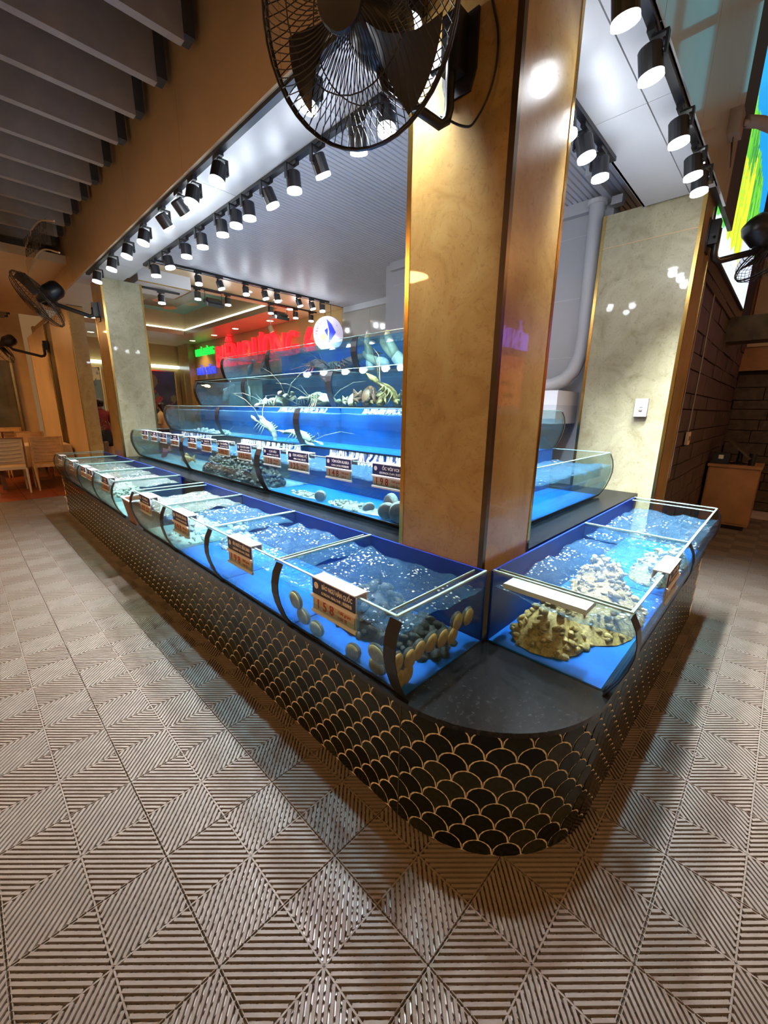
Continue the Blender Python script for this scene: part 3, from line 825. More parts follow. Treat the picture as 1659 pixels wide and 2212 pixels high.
tank('f2', 'L', 2.89, 3.16, 4.76, 1.812, 0.33, 0.38, 'top-tier blue tank of red spiny lobsters', G5, back='blue', wl=0.92, water='calm', wave=0.003, brace=False, near_side=False, seal_w=S2, bshift=(0.30, 0.40))
tank('f3', 'L', 2.89, 4.76, 6.0, 1.812, 0.33, 0.38, 'top-tier clear tank at the far end below the red letters', G5, back='glass', bottom='pale', wl=0.92, water='calm', wave=0.003, brace=False, last=True, near_side=False, seal_w=S2, bshift=(0.40, 0.0))
# dark rim tube along the top tier
for k in ('f1', 'f2'):
    t, m, p, u0, u1, h, dep, w = TANKS[k]
    mb = MB(); mb.prism([(-dep, h), (-dep, h+0.012), (-dep+0.012, h+0.012), (-dep+0.012, h)], m, u0, u1); mb.build('rim_bar', M['seal'], t)
# water spilling from each tier into the one below
def fall(key, z0, z1, d, u0, u1):
    t, m, p, a0, a1, h, dep, w = TANKS[key]
    rr = random.Random(key)
    mb = MB(); nn = int((u1-u0)/0.02)
    def f(a, b):
        u = u0+a*(u1-u0); z = z0+(z1-z0)*b
        return m @ Vector((d+0.035*(1-b)**2+0.006*math.sin(u*70)+0.004*math.sin(u*31+b*3), z, u))
    mb.grid(f, nn, 5); mb.build('waterfall', M['fall'], t, smooth=True)
fall('c1', 0.25, 0.332, -0.36, 1.32, 2.55); fall('c2', 0.25, 0.332, -0.36, 2.95, 4.0); fall('c3', 0.25, 0.332, -0.36, 4.7, 5.6)
fall('d1', 0.28, 0.32, -0.36, 1.42, 2.6); fall('d2', 0.28, 0.32, -0.36, 3.1, 3.9)
fall('f1', 0.30, 0.335, -0.30, 2.22, 3.0); fall('e1', 0.29, 0.318, -0.36, 1.84, 2.4)

# ================================================================== price tags
def price_tag(wing, face, u, ztop, w, name, sub, price, label, group, key, card='tagcard'):
    # plate plane sits just outside the glass; u = centre along the run
    m = wing_matrix(wing, face, ztop)      # local (d, z, u)
    sg = -1 if wing == 'L' else 1          # text runs towards -u on the long side
    base = m @ Vector((0, -0.12, u))
    t = thing('price_tag', label, 'price tag', base, 0, group)
    k = w/0.24
    mb = MB(); mb.prism([(-0.040, 0.004), (-0.040, 0.0085), (0.019, 0.0085), (0.019, 0.004)], m, u-w/2, u+w/2)
    mb.prism([(-0.040, -0.03), (-0.036, -0.03), (-0.036, 0.006), (-0.040, 0.006)], m, u-w/2, u+w/2)
    mb.prism([(0.012, -0.125*k), (0.012, 0.006), (0.016, 0.006), (0.016, -0.125*k)], m, u-w/2, u+w/2)
    mb.build('bracket', M['tagwhite'], t)
    mb = MB(); mb.prism([(0.0165, -0.058*k), (0.0165, 0.004), (0.019, 0.004), (0.019, -0.058*k)], m, u-w/2, u+w/2); mb.build('header_plate', M['tagnavy'], t)
    mb = MB(); mb.prism([(0.0165, -0.070*k), (0.0165, -0.056*k), (0.027, -0.058*k), (0.027, -0.068*k)], m, u-w/2-0.010, u+w/2); 
    mb.prism([(0.0165, -0.132*k), (0.0165, -0.118*k), (0.027, -0.120*k), (0.027, -0.130*k)], m, u-w/2-0.010, u+w/2); mb.build('card_rail', M['tagwhite'], t)
    mb = MB(); mb.prism([(0.0165, -0.120*k), (0.0165, -0.066*k), (0.020, -0.066*k), (0.020, -0.120*k)], m, u-w/2+0.004, u+w/2-0.004); mb.build('price_card', M[card], t)
    xa = (m.to_3x3() @ Vector((0, 0, sg))); ya = Vector((0, 0, 1))
    def at(du, z, d): return m @ Vector((d, z, u+sg*du))
    fit = min(1.0, 15.0/max(1, len(name)))
    text('lettering', name, 0.024*k, at(0.022*k, -0.017*k, 0.0195), xa, ya, M['ink'], t, bold=0.0005, maxw=0.168*k)
    text('lettering', sub, 0.016*k, at(0.020*k, -0.042*k, 0.0195), xa, ya, M['ink'], t, maxw=0.168*k)
    text('price_figures', ' '.join(price), 0.056*k, at(-0.045*k, -0.093*k, 0.0205), xa, ya, M['tagred'], t, sx=0.9, bold=0.0008, maxw=0.115*k)
    text('lettering', '/100 gram', 0.017*k, at(0.030*k, -0.083*k, 0.0205), xa, ya, M['tagred'], t, align='LEFT')
    text('lettering', '/100 克', 0.017*k, at(0.028*k, -0.106*k, 0.0205), xa, ya, M['tagred'], t, align='LEFT')
    q = MB(); mm = Matrix.Translation(at(-0.095*k, -0.020*k, 0.0)) @ Matrix.Identity(4)
    q.prism([(math.cos(a*PI/8)*0.013*k, math.sin(a*PI/8)*0.013*k) for a in range(16)], Matrix(((xa.x, 0, -xa.y*-1, 0), (xa.y, 0, xa.x*-1, 0), (0, 1, 0, 0), (0, 0, 0, 1))) if False else Matrix.Translation(at(-0.095*k, -0.020*k, 0.0195)) @ Matrix(((xa.x, ya.x, xa.cross(ya).x, 0), (xa.y, ya.y, xa.cross(ya).y, 0), (xa.z, ya.z, xa.cross(ya).z, 0), (0, 0, 0, 1))), 0.0, 0.0006)
    q.build('round_emblem', M['ink'], t)
    return t
GT1 = 'price tags hooked on the front tanks'; GT2 = 'price tags hooked on the second tier tanks'
FX = 0.928-0.045-0.007
zt = CT+0.330
for (u, w, nm, sb_, pr, lab) in (
    (1.085, 0.245, 'BÀO NGƯ HÀN QUỐC', 'KOREAN ABALONE | 韩国鲍鱼', '158', 'price tag reading 158 on the corner abalone tank'),
    (1.80, 0.235, 'BÀO NGƯ ÚC VIỀN XANH', 'GREENLIP ABALONE | 青边鲍', '198', 'price tag reading 198 on the tank next to the corner tank'),
    (2.55, 0.235, 'BÀO NGƯ ÚC VIỀN NÂU', 'BROWNLIP ABALONE | 鲍鱼', '198', 'price tag reading 198 third from the counter corner'),
    (3.22, 0.22, 'ỐC HƯƠNG', 'SWEET SNAIL | 花螺', '99', 'price tag reading 99 beside the brown basket'),
    (4.34, 0.22, 'SÒ ĐIỆP', 'SCALLOP | 扇贝', '178', 'price tag on the greenish tank beyond the basket'),
    (4.93, 0.19, 'NGHÊU', 'CLAM | 蛤', '65', 'nearer of the paired price tags on the low tank'),
    (5.22, 0.19, 'SÒ LÔNG', 'COCKLE | 毛蚶', '68', 'farther of the paired price tags on the low tank'),
    (5.84, 0.19, 'SÒ HUYẾT', 'BLOOD COCKLE | 血蛤', '88', 'price tag on the pink shellfish tank'),
    (6.56, 0.19, 'TÔM', 'PRAWN | 虾', '95', 'farthest price tag, near the dining chairs')):
    price_tag('L', FX, u, zt, w, nm, sb_, pr, lab, GT1, 'x')
price_tag('R', 0.312-0.045-0.007, 2.02, zt, 0.24, 'TÔM TÍCH', 'MANTIS SHRIMP | 虾蛄', '115', 'price tag seen edge-on on the end-side tank', GT1, 'x')
FX2 = 1.66-0.045-0.007
zt2 = SH+0.012+H2+0.006
for (u, w, nm, sb_, pr, lab, card) in (
    (1.515, 0.235, 'ỐC VÒI VOI', 'GEODUCK CLAM | 象拔蚌', '198', 'price tag reading 198 half hidden by the corner column', 'tagpale'),
    (1.935, 0.235, 'TÔM HÙM ALASKA', 'ALASKA LOBSTER | 阿拉斯加龙虾', '148', 'price tag reading 148 for Alaska lobster', 'tagpale'),
    (2.36, 0.235, 'CUA HOÀNG ĐẾ', 'KING CRAB | 帝王蟹', '325', 'price tag reading 325 for king crab', 'tagpale'),
    (2.70, 0.225, 'CUA NÂU', 'BROWN CRAB | 面包蟹', '178', 'price tag reading 178 above the clams', 'tagpale'),
    (3.12, 0.22, 'TÔM HÙM XANH', 'GREEN LOBSTER | 青龙虾', '285', 'price tag reading 285 on the dark crab tank, nearest its black seal', 'tagcard'),
    (3.49, 0.21, 'TÔM HÙM BÔNG', 'SPINY LOBSTER | 花龙虾', '248', 'price tag reading 248, second on the dark crab tank', 'tagcard'),
    (3.84, 0.20, 'TÔM MŨ NI', 'SLIPPER LOBSTER | 琵琶虾', '318', 'price tag reading 318 on the dark crab tank', 'tagcard'),
    (4.17, 0.19, 'CUA GẠCH', 'RED CRAB | 膏蟹', '175', 'price tag reading 175 at the end of the dark crab tank', 'tagcard'),
    (4.63, 0.20, 'CÁ MÚ', 'GROUPER | 石斑', '48', 'first of four small tags on the far second-tier tank, nearest the black seal', 'tagpale'),
    (4.97, 0.19, 'CÁ CHÌNH', 'EEL | 鳗鱼', '85', 'second of four small tags on the far second-tier tank', 'tagpale'),
    (5.27, 0.19, 'CÁ TẦM', 'STURGEON | 鲟鱼', '55', 'third of four small tags on the far second-tier tank', 'tagpale'),
    (5.60, 0.19, 'CÁ BỚP', 'COBIA | 军曹鱼', '38', 'last of four small tags on the far second-tier tank', 'tagpale')):
    price_tag('L', FX2, u, zt2, w, nm, sb_, pr, lab, GT2, 'x', card)
# ================================================================== track lighting
def make_spot():
    t = thing('track_light', 'x', 'spotlight', (0, 0, 0))
    mb = MB(); mb.box(-0.017, -0.06, -0.028, 0.017, 0.06, 0.0); mb.build('adapter', M['black'], t, world=False)
    mb = MB(); mb.box(0.062, -0.016, -0.125, 0.074, 0.016, -0.022); mb.box(-0.005, -0.016, -0.034, 0.074, 0.016, -0.022); mb.build('arm', M['black'], t, world=False)
    mb = MB(); mb.lathe([(0.010, 0.045), (0.050, 0.042), (0.057, 0.034), (0.057, -0.075)], 20); mb.lathe([(0.012, -0.01), (0.012, 0.01)], 8, Matrix.Translation((0.06, 0, 0)) @ Matrix.Rotation(PI/2, 4, 'Y'))
    hd = mb.build('lamp_head', M['black'], t, world=False); hd.location = (0, 0, -0.105)
    mb = MB(); mb.lathe([(0.0575, -0.075), (0.0595, -0.078), (0.0595, -0.098), (0.054, -0.100)], 20, caps=False); mb.build('frosted_rim', M['rim'], hd, world=False)
    mb = MB(); mb.lathe([(0.054, -0.094), (0.053, -0.099), (0.030, -0.1015), (0.002, -0.102)], 20, caps=False); mb.build('lens', M['lens'], hd, world=False)
    l = bpy.data.lights.new('spot', 'SPOT'); l.energy = SPOT_W; l.color = SPOT_COL; l.spot_size = math.radians(86); l.spot_blend = 1.0; l.shadow_soft_size = 0.045
    lo = bpy.data.objects.new('spot', l); COL.objects.link(lo); lo.location = (0, 0, -0.125); lo.parent = hd
    l = bpy.data.lights.new('stray_fill', 'POINT'); l.energy = 1.9; l.color = SPOT_COL; l.shadow_soft_size = 0.04   # added to brighten the soffit, standing for glow from the frosted ring
    lo = bpy.data.objects.new('stray_fill', l); COL.objects.link(lo); lo.location = (0, 0, -0.15); lo.parent = hd
    k = 0.78
    for ob in (t, *t.children, *hd.children):
        ob.location = ob.location*k
        if ob.type == 'MESH':
            for v in ob.data.vertices: v.co *= k
    return t
SPOT0 = make_spot()
_first = [True]
def place_spot(x, y, z, rz, tx, ty, label, group, power=None, cone=None):
    t = SPOT0 if _first[0] else copy_tree(SPOT0)
    _first[0] = False
    t.location = (x, y, z); t.rotation_euler = (0, 0, rz)
    t['label'] = label; t['group'] = group
    for c in t.children:
        if c.name.startswith('lamp_head'):
            c.rotation_euler = (tx, ty, 0)
            if power:
                for l in c.children:
                    if l.name.startswith('spot'):
                        l.data = l.data.copy(); l.data.energy = power
                        if cone: l.data.spot_size = math.radians(cone)
    return t
def track(name, x0, y0, x1, y1, z, label):
    mb = MB(); w = 0.018
    if abs(x1-x0) < 1e-6: mb.box(x0-w, y0, z, x0+w, y1, z+0.022)
    else: mb.box(x0, y0-w, z, x1, y0+w, z+0.022)
    return tag(mb.build('light_track', M['black']), label, 'light track')
z1 = SOF-0.0225
track('t', 1.372, 0.70, 1.372, 6.2, z1, 'long black light track along the tan fascia edge')
track('t', 1.728, 1.30, 1.728, 5.35, z1, 'black light track on the inner soffit edge')
track('t', 1.46, 0.672, 3.75, 0.672, z1, 'black light track along the grey fascia over the end tanks')
track('t', 1.9, 1.062, 3.05, 1.062, z1, 'short black light track on the inner soffit over the end tanks')
track('t', 1.95, 5.93, 4.72, 5.93, 3.1775, 'black light track along the far edge of the ribbed ceiling')
track('t', 2.66, 6.72, 5.05, 6.72, 3.1775, 'black light track on the dining ceiling behind the first')
track('t', 1.98, 6.6, 2.55, 6.6, 3.0075, 'short black light track under the white bulkhead')
def toward(ang): return math.radians(ang)
outer = [(1.23, 0, 8), (1.82, 8, 14), (2.76, 0, 16), (3.15, 0, 14), (3.40, 6, -42), (3.73, 4, -38), (4.17, 0, 14), (4.64, 0, 14), (5.17, 0, 12), (5.78, 0, 10)]
for i, (y, a, b) in enumerate(outer):
    place_spot(1.372, y, z1, 0, toward(a), toward(b), 'black track spotlight, %s along the tan fascia from the corner column' % ORD[i], 'spotlights on the fascia track', 220.0 if i == 0 else (400.0 if i in (1, 2) else 230.0 if b > 0 else SPOT_W), 90 if i == 0 else 70 if b > 0 else 86)
inner = [(1.69, 10, 10), (1.90, -8, -12), (2.24, 0, -28), (2.5, 0, -5), (2.8, 8, -24), (3.07, 0, -4), (3.26, 0, 2), (3.5, 0, -4), (3.88, 0, -4), (4.22, 0, 0), (4.67, 6, -10), (5.05, 0, -4)]
for i, (y, a, b) in enumerate(inner):
    place_spot(1.728, y, z1, PI, toward(a), toward(-b), 'black track spotlight, %s along the inner soffit edge from the corner column' % ORD[i], 'spotlights on the inner soffit track')
for i, (x, a, b) in enumerate([(1.85, 4, -14), (2.2, 8, -10), (2.78, 8, -6), (3.2, 8, -4), (3.44, 6, 0)]):
    place_spot(x, 0.672, z1, -PI/2, toward(-b), toward(-a), 'black track spotlight, %s along the grey fascia from the corner column' % ORD[i], 'spotlights on the grey fascia track', 230.0 if i == 0 else 270.0, 80)
for i, (x, a, b) in enumerate([(2.35, 10, 0), (2.6, 14, -6), (2.86, 4, -4)]):
    place_spot(x, 1.062, z1, PI/2, toward(b), toward(a), 'black track spotlight, %s on the short track over the end tanks' % ORD[i], 'spotlights on the short soffit track')
for i, (x, a) in enumerate([(2.55, 0), (2.84, -16), (3.22, 0), (3.52, -12), (3.73, -5), (4.12, -18), (4.37, -16), (4.58, 0)]):
    place_spot(x, 5.93, 3.1775, PI/2, toward(a), toward(8), 'black track spotlight, %s on the far ceiling track counted from the marble column' % ORD[i], 'spotlights on the far ceiling track')
for i, (x, a) in enumerate([(2.86, 0), (3.33, 0), (4.09, 0), (4.59, 0), (4.93, 0)]):
    place_spot(x, 6.72, 3.1775, PI/2, toward(a), 0, 'black track spotlight, %s on the rear dining track counted from the marble column' % ORD[i], 'spotlights on the rear dining track')
place_spot(2.30, 6.6, 3.0075, PI/2, 0, 0, 'single black track spotlight under the white bulkhead', 'spotlight under the bulkhead')
# two black floodlights with yokes between the rear spotlights
def floodlight(x, y, z, label):
    t = thing('floodlight', label, 'floodlight', (x, y, z))
    mb = MB(); mb.tube([(x-0.13, y, z-0.16), (x-0.13, y, z-0.01), (x+0.13, y, z-0.01), (x+0.13, y, z-0.16)], 0.006, 6); mb.build('yoke', M['black'], t)
    m = Matrix.Translation((x, y, z-0.17)) @ Matrix.Rotation(0.5, 4, 'X')
    mb = MB(); mb.obox(m, 0.25, 0.17, 0.05); mb.obox(m @ Matrix.Translation((0, 0, 0.04)), 0.2, 0.12, 0.04); mb.build('housing', M['black'], t)
    mb = MB(); mb.obox(m @ Matrix.Translation((0, 0, -0.026)), 0.22, 0.14, 0.004); mb.build('front_glass', M['mirror'], t)
floodlight(3.10, 6.72, 3.1775, 'black floodlight with wire yoke beside the cove')
floodlight(4.28, 6.72, 3.1775, 'black floodlight with wire yoke nearer the round logo sign')
# warm recessed downlights of the dining room
dl = [(4.9, 8.1), (4.84, 9.5), (4.9, 10.75), (4.9, 12.1), (4.1, 6.5), (3.5, 6.4), (3.2, 12.3), (2.1, 9.2), (2.1, 11.2), (2.7, 12.7), (4.6, 6.9)]
for i, (x, y) in enumerate(dl):
    t = thing('downlight', 'round warm ceiling downlight, %s of those in the dining ceiling' % ORD[i], 'downlight', (x, y, 3.2), 0, 'warm ceiling downlights')
    m = Matrix.Translation((x, y, 3.2))
    mb = MB(); mb.lathe([(0.065, 0.0), (0.085, -0.006), (0.09, -0.001), (0.09, 0.0)], 18, m, caps=False); mb.build('bezel', M['tagwhite'], t)
    mb = MB(); mb.lathe([(0.066, -0.002), (0.001, -0.0035)], 18, m, caps=False); mb.build('lamp', M['warmlens'], t)
    l = bpy.data.lights.new('warm_spot', 'SPOT'); l.energy = 42; l.color = (1, 0.68, 0.30); l.spot_size = math.radians(110); l.spot_blend = 0.7; l.shadow_soft_size = 0.06
    lo = bpy.data.objects.new('warm_spot', l); COL.objects.link(lo); lo.location = (0, 0, -0.03); lo.parent = t
# small white gimbal spotlight before the letters
t = thing('gimbal_spotlight', 'small cream gimbal spotlight hanging before the red letters', 'spotlight', (4.75, 7.75, 3.2))
mb = MB(); mb.box(4.72, 7.66, 3.17, 4.78, 7.84, 3.2); mb.tube([(4.75, 7.84, 3.18), (4.75, 7.84, 3.06)], 0.01, 6); mb.build('mount', M['tagwhite'], t)
mm = Matrix.Translation((4.75, 7.84, 3.0)) @ Matrix.Rotation(-0.5, 4, 'Y')
mb = MB(); mb.lathe([(0.03, 0.07), (0.05, 0.05), (0.055, -0.06)], 14, mm); mb.build('lamp_head', M['cloth'], t)
mb = MB(); mb.lathe([(0.05, -0.061), (0.001, -0.063)], 14, mm, caps=False); mb.build('lamp', M['warmlens'], t)

# ================================================================== wall fans
def wall_fan(label, mount, C, axis, R, wall_n, group='black wall fans', bars=46, fine=True):
    C = Vector(C); a = Vector(axis).normalized(); mount = Vector(mount)
    t = thing('wall_fan', label, 'fan', mount, 0, group)
    e1 = a.cross(Vector((0, 0, 1))).normalized(); e2 = a.cross(e1).normalized()
    F = Matrix(((e1.x, e2.x, a.x, C.x), (e1.y, e2.y, a.y, C.y), (e1.z, e2.z, a.z, C.z), (0, 0, 0, 1)))   # local z = blowing direction
    def P(r, th, z): return F @ Vector((r*math.cos(th), r*math.sin(th), z))
    n = 5 if fine else 4
    # cage: outer ring, front and rear spiral wires
    mb = MB(); mb.tube([P(R, 2*PI*k/40, 0) for k in range(41)], 0.006, 6, False); mb.tube([P(R*1.005, 2*PI*k/40, 0.018) for k in range(41)], 0.004, 6, False)
    mb.tube([P(R*0.62, 2*PI*k/30, 0.072) for k in range(31)], 0.0022, n, False); mb.tube([P(R*0.62, 2*PI*k/30, -0.082) for k in range(31)], 0.0022, n, False)
    mb.build('cage_ring', M['black'], t)
    for side, nm in ((1, 'front_grille'), (-1, 'rear_grille')):
        mb = MB()
        for k in range(bars):
            th = 2*PI*k/bars; pts = []
            for q in range(8):
                f = q/7.0; r = R*(0.24+0.76*f); zz = side*0.095*math.sqrt(max(0, 1-f**2.6))+0.009
                pts.append(P(r, th+side*0.75*(1-f), zz))
            mb.tube(pts, 0.0017 if fine else 0.0018, 3, False)
        mb.build(nm, M['black'], t)
    mb = MB(); mb.lathe([(0.002, 0.112), (R*0.22, 0.106), (R*0.24, 0.098), (R*0.24, 0.094), (0.002, 0.094)], 20, F, caps=False); mb.build('hub_badge', M['black'], t)
    for k in range(3):
        mb = MB()
        def bl(u, v, k=k):
            r = R*(0.16+0.72*v); th = 2*PI*k/3 + (u-0.5)*(0.40+0.45*v) + v*0.35
            return P(r, th, -0.02+(u-0.5)*0.07)
        mb.grid(bl, 6, 6)
        nv = len(mb.v)
        mb.add([Vector(p)-a*0.003 for p in mb.v[:nv]], [f[::-1] for f in mb.f[:]])
        mb.build('blade', M['black'], t, smooth=True)
    mb = MB(); mb.lathe([(0.03, -0.30), (0.075, -0.285), (0.098, -0.24), (0.10, -0.14), (0.085, -0.10), (0.05, -0.07), (0.03, 0.02)], 18, F); mb.build('motor', M['black'], t, smooth=True)
    # bent arm from motor to wall bracket
    J = F @ Vector((0, 0, -0.19)); n_ = Vector(wall_n)
    lo = mount + n_*0.055
    low = Vector((lo.x, lo.y, J.z-0.25))
    under = Vector((J.x, J.y, J.z-0.14))
    p0 = Vector((lo.x, lo.y, mount.z+0.04))
    mb = MB(); mb.tube([p0, (p0+low)*0.5, low+Vector((0, 0, 0.06)), low+Vector((0, 0, 0.025))+(under-low)*0.03, low+(under-low)*0.12, low*0.45+under*0.55, under*0.94+low*0.06, under+Vector((0, 0, 0.03)), J], 0.017 if fine else 0.024, 10); mb.build('arm', M['black'], t, smooth=True)
    w = Vector((-n_.y, n_.x, 0))
    m = Matrix(((w.x, 0, n_.x, mount.x), (w.y, 0, n_.y, mount.y), (0, 1, 0, mount.z), (0, 0, 0, 1)))
    mb = MB(); mb.prism([(-0.05, -0.11), (0.05, -0.11), (0.07, -0.05), (0.07, 0.11), (-0.07, 0.11), (-0.07, -0.05)], m, 0.0, 0.010)
    mb.obox(m @ Matrix.Translation((0, 0.02, 0.038)), 0.07, 0.16, 0.056); mb.tube([m @ Vector((-0.09, -0.02, 0.045)), m @ Vector((0.03, -0.02, 0.045))], 0.009, 8); mb.build('wall_bracket', M['black'], t)
    return t
f1 = wall_fan('large black wall fan on the near column, cage cut by the top of the photo', (1.43, 1.045, 2.64), (1.02, 1.13, 2.60), (-0.88, -0.32, -0.34), 0.31, (-1, 0, 0), bars=72)
# its cord looping over the marble
def catmull(P, n=6):
    P = [Vector(p) for p in P]; Q = [P[0]*2-P[1]]+P+[P[-1]*2-P[-2]]; out = []
    for i in range(1, len(Q)-2):
        for k in range(n):
            u = k/n; a, b, c, d = Q[i-1:i+3]
            out.append(0.5*((2*b)+(c-a)*u+(2*a-5*b+4*c-d)*u*u+(-a+3*b-3*c+d)*u**3))
    return out+[P[-1]]
mb = MB(); mb.tube(catmull([(1.36, 1.07, 2.46), (1.40, 1.0, 2.42), (1.405, 0.955, 2.42), (1.41, 0.90, 2.50), (1.42, 0.895, 2.63), (1.425, 0.94, 2.78), (1.425, 0.95, 2.92)]), 0.004, 6); mb.build('power_cord', M['cord'], f1, smooth=True)
wall_fan('black wall fan tilted down on the far marble column', (1.50, 6.50, 2.60), (0.93, 6.6, 2.66), (-0.80, 0.0, -0.62), 0.33, (-1, 0, 0), bars=44, fine=False)
wall_fan('small distant black wall fan at the hall end, cut by the photo edge', (1.50, 10.6, 2.55), (0.80, 10.7, 2.5), (-0.80, 0.1, -0.5), 0.33, (-1, 0, 0), bars=30, fine=False)
wall_fan('black wall fan on the pillar side in front of the lit mural', (4.18, 0.70, 2.75), (4.62, 0.33, 2.70), (0.55, -0.55, -0.62), 0.27, (0, -1, 0), bars=40, fine=False)
# ================================================================== seafood
random.seed(21)
M['abfoot'] = plain('abalone_foot', (0.60, 0.31, 0.07), 0.4, var=0.35, vscale=30, bump=0.5, bscale=80)
M['abshell'] = plain('abalone_shell', (0.10, 0.075, 0.045), 0.5, var=0.5, vscale=40, bump=0.8, bscale=60)
M['sand'] = plain('sandy_brown_shellfish', (0.56, 0.34, 0.10), 0.6, var=0.55, vscale=60, bump=1.0, bscale=70)
M['grit'] = plain('grey_brown_shellfish', (0.050, 0.042, 0.028), 0.55, var=0.8, vscale=45, bump=1.0, bscale=60)
M['palelob'] = plain('pale_lobster_shell', (0.52, 0.43, 0.26), 0.45, var=0.55, vscale=30, bump=0.8, bscale=60)
M['redlob'] = plain('red_lobster_shell', (0.20, 0.055, 0.035), 0.4, var=0.5, vscale=30, bump=0.8, bscale=60)
M['browncrab'] = plain('brown_crab_shell', (0.19, 0.085, 0.04), 0.45, var=0.5, vscale=30, bump=0.6, bscale=50)
M['goldcrab'] = plain('mottled_yellow_shell', (0.40, 0.27, 0.08), 0.5, var=0.7, vscale=40, bump=1.0, bscale=50)
M['dark'] = plain('dark_shell', (0.03, 0.032, 0.03), 0.35, var=0.5, vscale=20)
M['geo'] = plain('geoduck_flesh', (0.62, 0.55, 0.34), 0.45, var=0.2, vscale=14, bump=0.4, bscale=40)
M['geoshell'] = plain('geoduck_shell', (0.68, 0.66, 0.56), 0.45, var=0.2, vscale=20, bump=0.4, bscale=40)
M['clam'] = plain('clam_shell', (0.40, 0.36, 0.25), 0.45, var=0.5, vscale=30, bump=0.6, bscale=60)
M['clambrown'] = plain('brown_clam_shell', (0.16, 0.085, 0.05), 0.35, var=0.4, vscale=30)
M['fish'] = plain('silver_fish', (0.36, 0.38, 0.34), 0.35, var=0.5, vscale=14)
M['pink'] = plain('pink_shellfish', (0.50, 0.10, 0.09), 0.5, var=0.4, vscale=40)
M['foam'] = plain('white_foam_board', (0.80, 0.82, 0.82), 0.8, var=0.05)
M['flesh'] = plain('pale_shellfish', (0.55, 0.52, 0.42), 0.5, var=0.4, vscale=40)
def ell(mb, m, rx, ry, rz, nu=12, nv=7, jit=0.0):
    def f(u, v):
        a = 2*PI*u; b = -PI/2+PI*v; j = 1+jit*math.sin(7*a)*math.cos(3*b)
        return m @ Vector((rx*math.cos(b)*math.cos(a)*j, ry*math.cos(b)*math.sin(a)*j, rz*math.sin(b)))
    mb.grid(f, nu, nv)
def tpt(key, d, z, u):
    t, m, p, u0, u1, h, dep, w = TANKS[key]
    return m @ Vector((d, z, u))
def abalone(pos, normal, roll, s, label, tilt=0):
    # pressed on the glass: foot towards the viewer (normal), shell behind
    n = Vector(normal).normalized(); e = n.orthogonal().normalized()
    e = Matrix.Rotation(roll, 3, n) @ e; f = n.cross(e)
    F = Matrix(((e.x, f.x, n.x, pos[0]), (e.y, f.y, n.y, pos[1]), (e.z, f.z, n.z, pos[2]), (0, 0, 0, 1)))
    t = thing('abalone', label, 'abalone', pos, 0, 'abalone in the corner tank')
    mb = MB(); ell(mb, F @ Matrix.Translation((0, 0, -0.012)), 0.044*s, 0.035*s, 0.016, 14, 8, 0.03); mb.build('shell', M['abshell'], t, smooth=True)
    mb = MB(); ell(mb, F @ Matrix.Translation((0, 0, -0.004)), 0.039*s, 0.0305*s, 0.012, 14, 8, 0.02); mb.build('foot', M['abfoot'], t, smooth=True)
W1 = ['lowest','low','tall','plump','small','long','dark-rimmed','round','upper','half-hidden','inner','outer']
spots = [(0.915, 0.615, 0.3), (0.972, 0.548, 0.5), (1.035, 0.612, 0.15), (1.105, 0.612, 0.0), (1.178, 0.600, 0.1), (1.245, 0.585, 0.2), (1.275, 0.632, 0.4), (1.355, 0.625, 0.2), (0.985, 0.600, 0.7), (0.93, 0.545, 0.9)]
for i, (x, z, r) in enumerate(spots):
    abalone((x, 0.812, z+0.01), (0, -1, 0), r+PI/2 if False else r, 1.0, 'orange-footed abalone on the end glass, %s from the black seal' % ORD[i])
for i, (y, z, d, r) in enumerate([(1.40, 0.66, 0.045, 0.1), (1.37, 0.59, 0.03, 0.4), (1.30, 0.55, 0.012, 0.8), (0.90, 0.63, 0.045, 0.5), (0.93, 0.55, 0.012, 1.0), (1.08, 0.535, 0.0, 1.3)]):
    q = tpt('a1', d-0.012, z-CT, y)
    abalone(q, (-1, 0, 0.0), r, 1.05, 'abalone on the curved front glass of the corner tank, %s from the far seal' % ORD[i])
def heap(name, key, blobs, mat, label, cat, n=60, size=(0.018, 0.034), seedk=1, zbase=0.01):
    # a mass of shellfish too jumbled to count
    rr = random.Random(seedk); mb = MB()
    t, m, p, u0, u1, h, dep, w = TANKS[key]
    def f(u, v): return None
    for (d0, uu0, rd, ru, hh) in blobs:
        for _ in range(n):
            a = rr.uniform(0, 2*PI); q = math.sqrt(rr.random())
            d = d0+rd*q*math.cos(a); u = uu0+ru*q*math.sin(a)
            z = zbase+hh*(1-q**1.7)*rr.uniform(0.72, 1.0)
            d = min(max(d, -dep+0.03), prof_d(p, max(z, 0.001))-0.03); u = min(max(u, u0+0.035), u1-0.035)
            s = rr.uniform(*size)
            mm = m @ Matrix.Translation((d, max(z, s*0.4), u)) @ Matrix.Rotation(rr.uniform(0, 3), 4, 'X') @ Matrix.Rotation(rr.uniform(0, 3), 4, 'Y')
            ell(mb, mm, s, s*rr.uniform(0.6, 0.9), s*rr.uniform(0.4, 0.7), 7, 4, 0.1)
        k = 10
        def dome(u, v, d0=d0, uu0=uu0, rd=rd, ru=ru, hh=hh):
            a = 2*PI*u; q = v
            d = min(max(d0+rd*q*math.cos(a), -dep+0.02), 0.0+prof_d(p, 0.01)-0.02); uq = min(max(uu0+ru*q*math.sin(a), u0+0.02), u1-0.02)
            return m @ Vector((d, zbase+hh*0.8*(1-q**1.7), uq))
        mb.grid(dome, 16, 5)
    o = mb.build(name, M[mat], None, smooth=True)
    return tag(o, label, cat, kind='stuff')
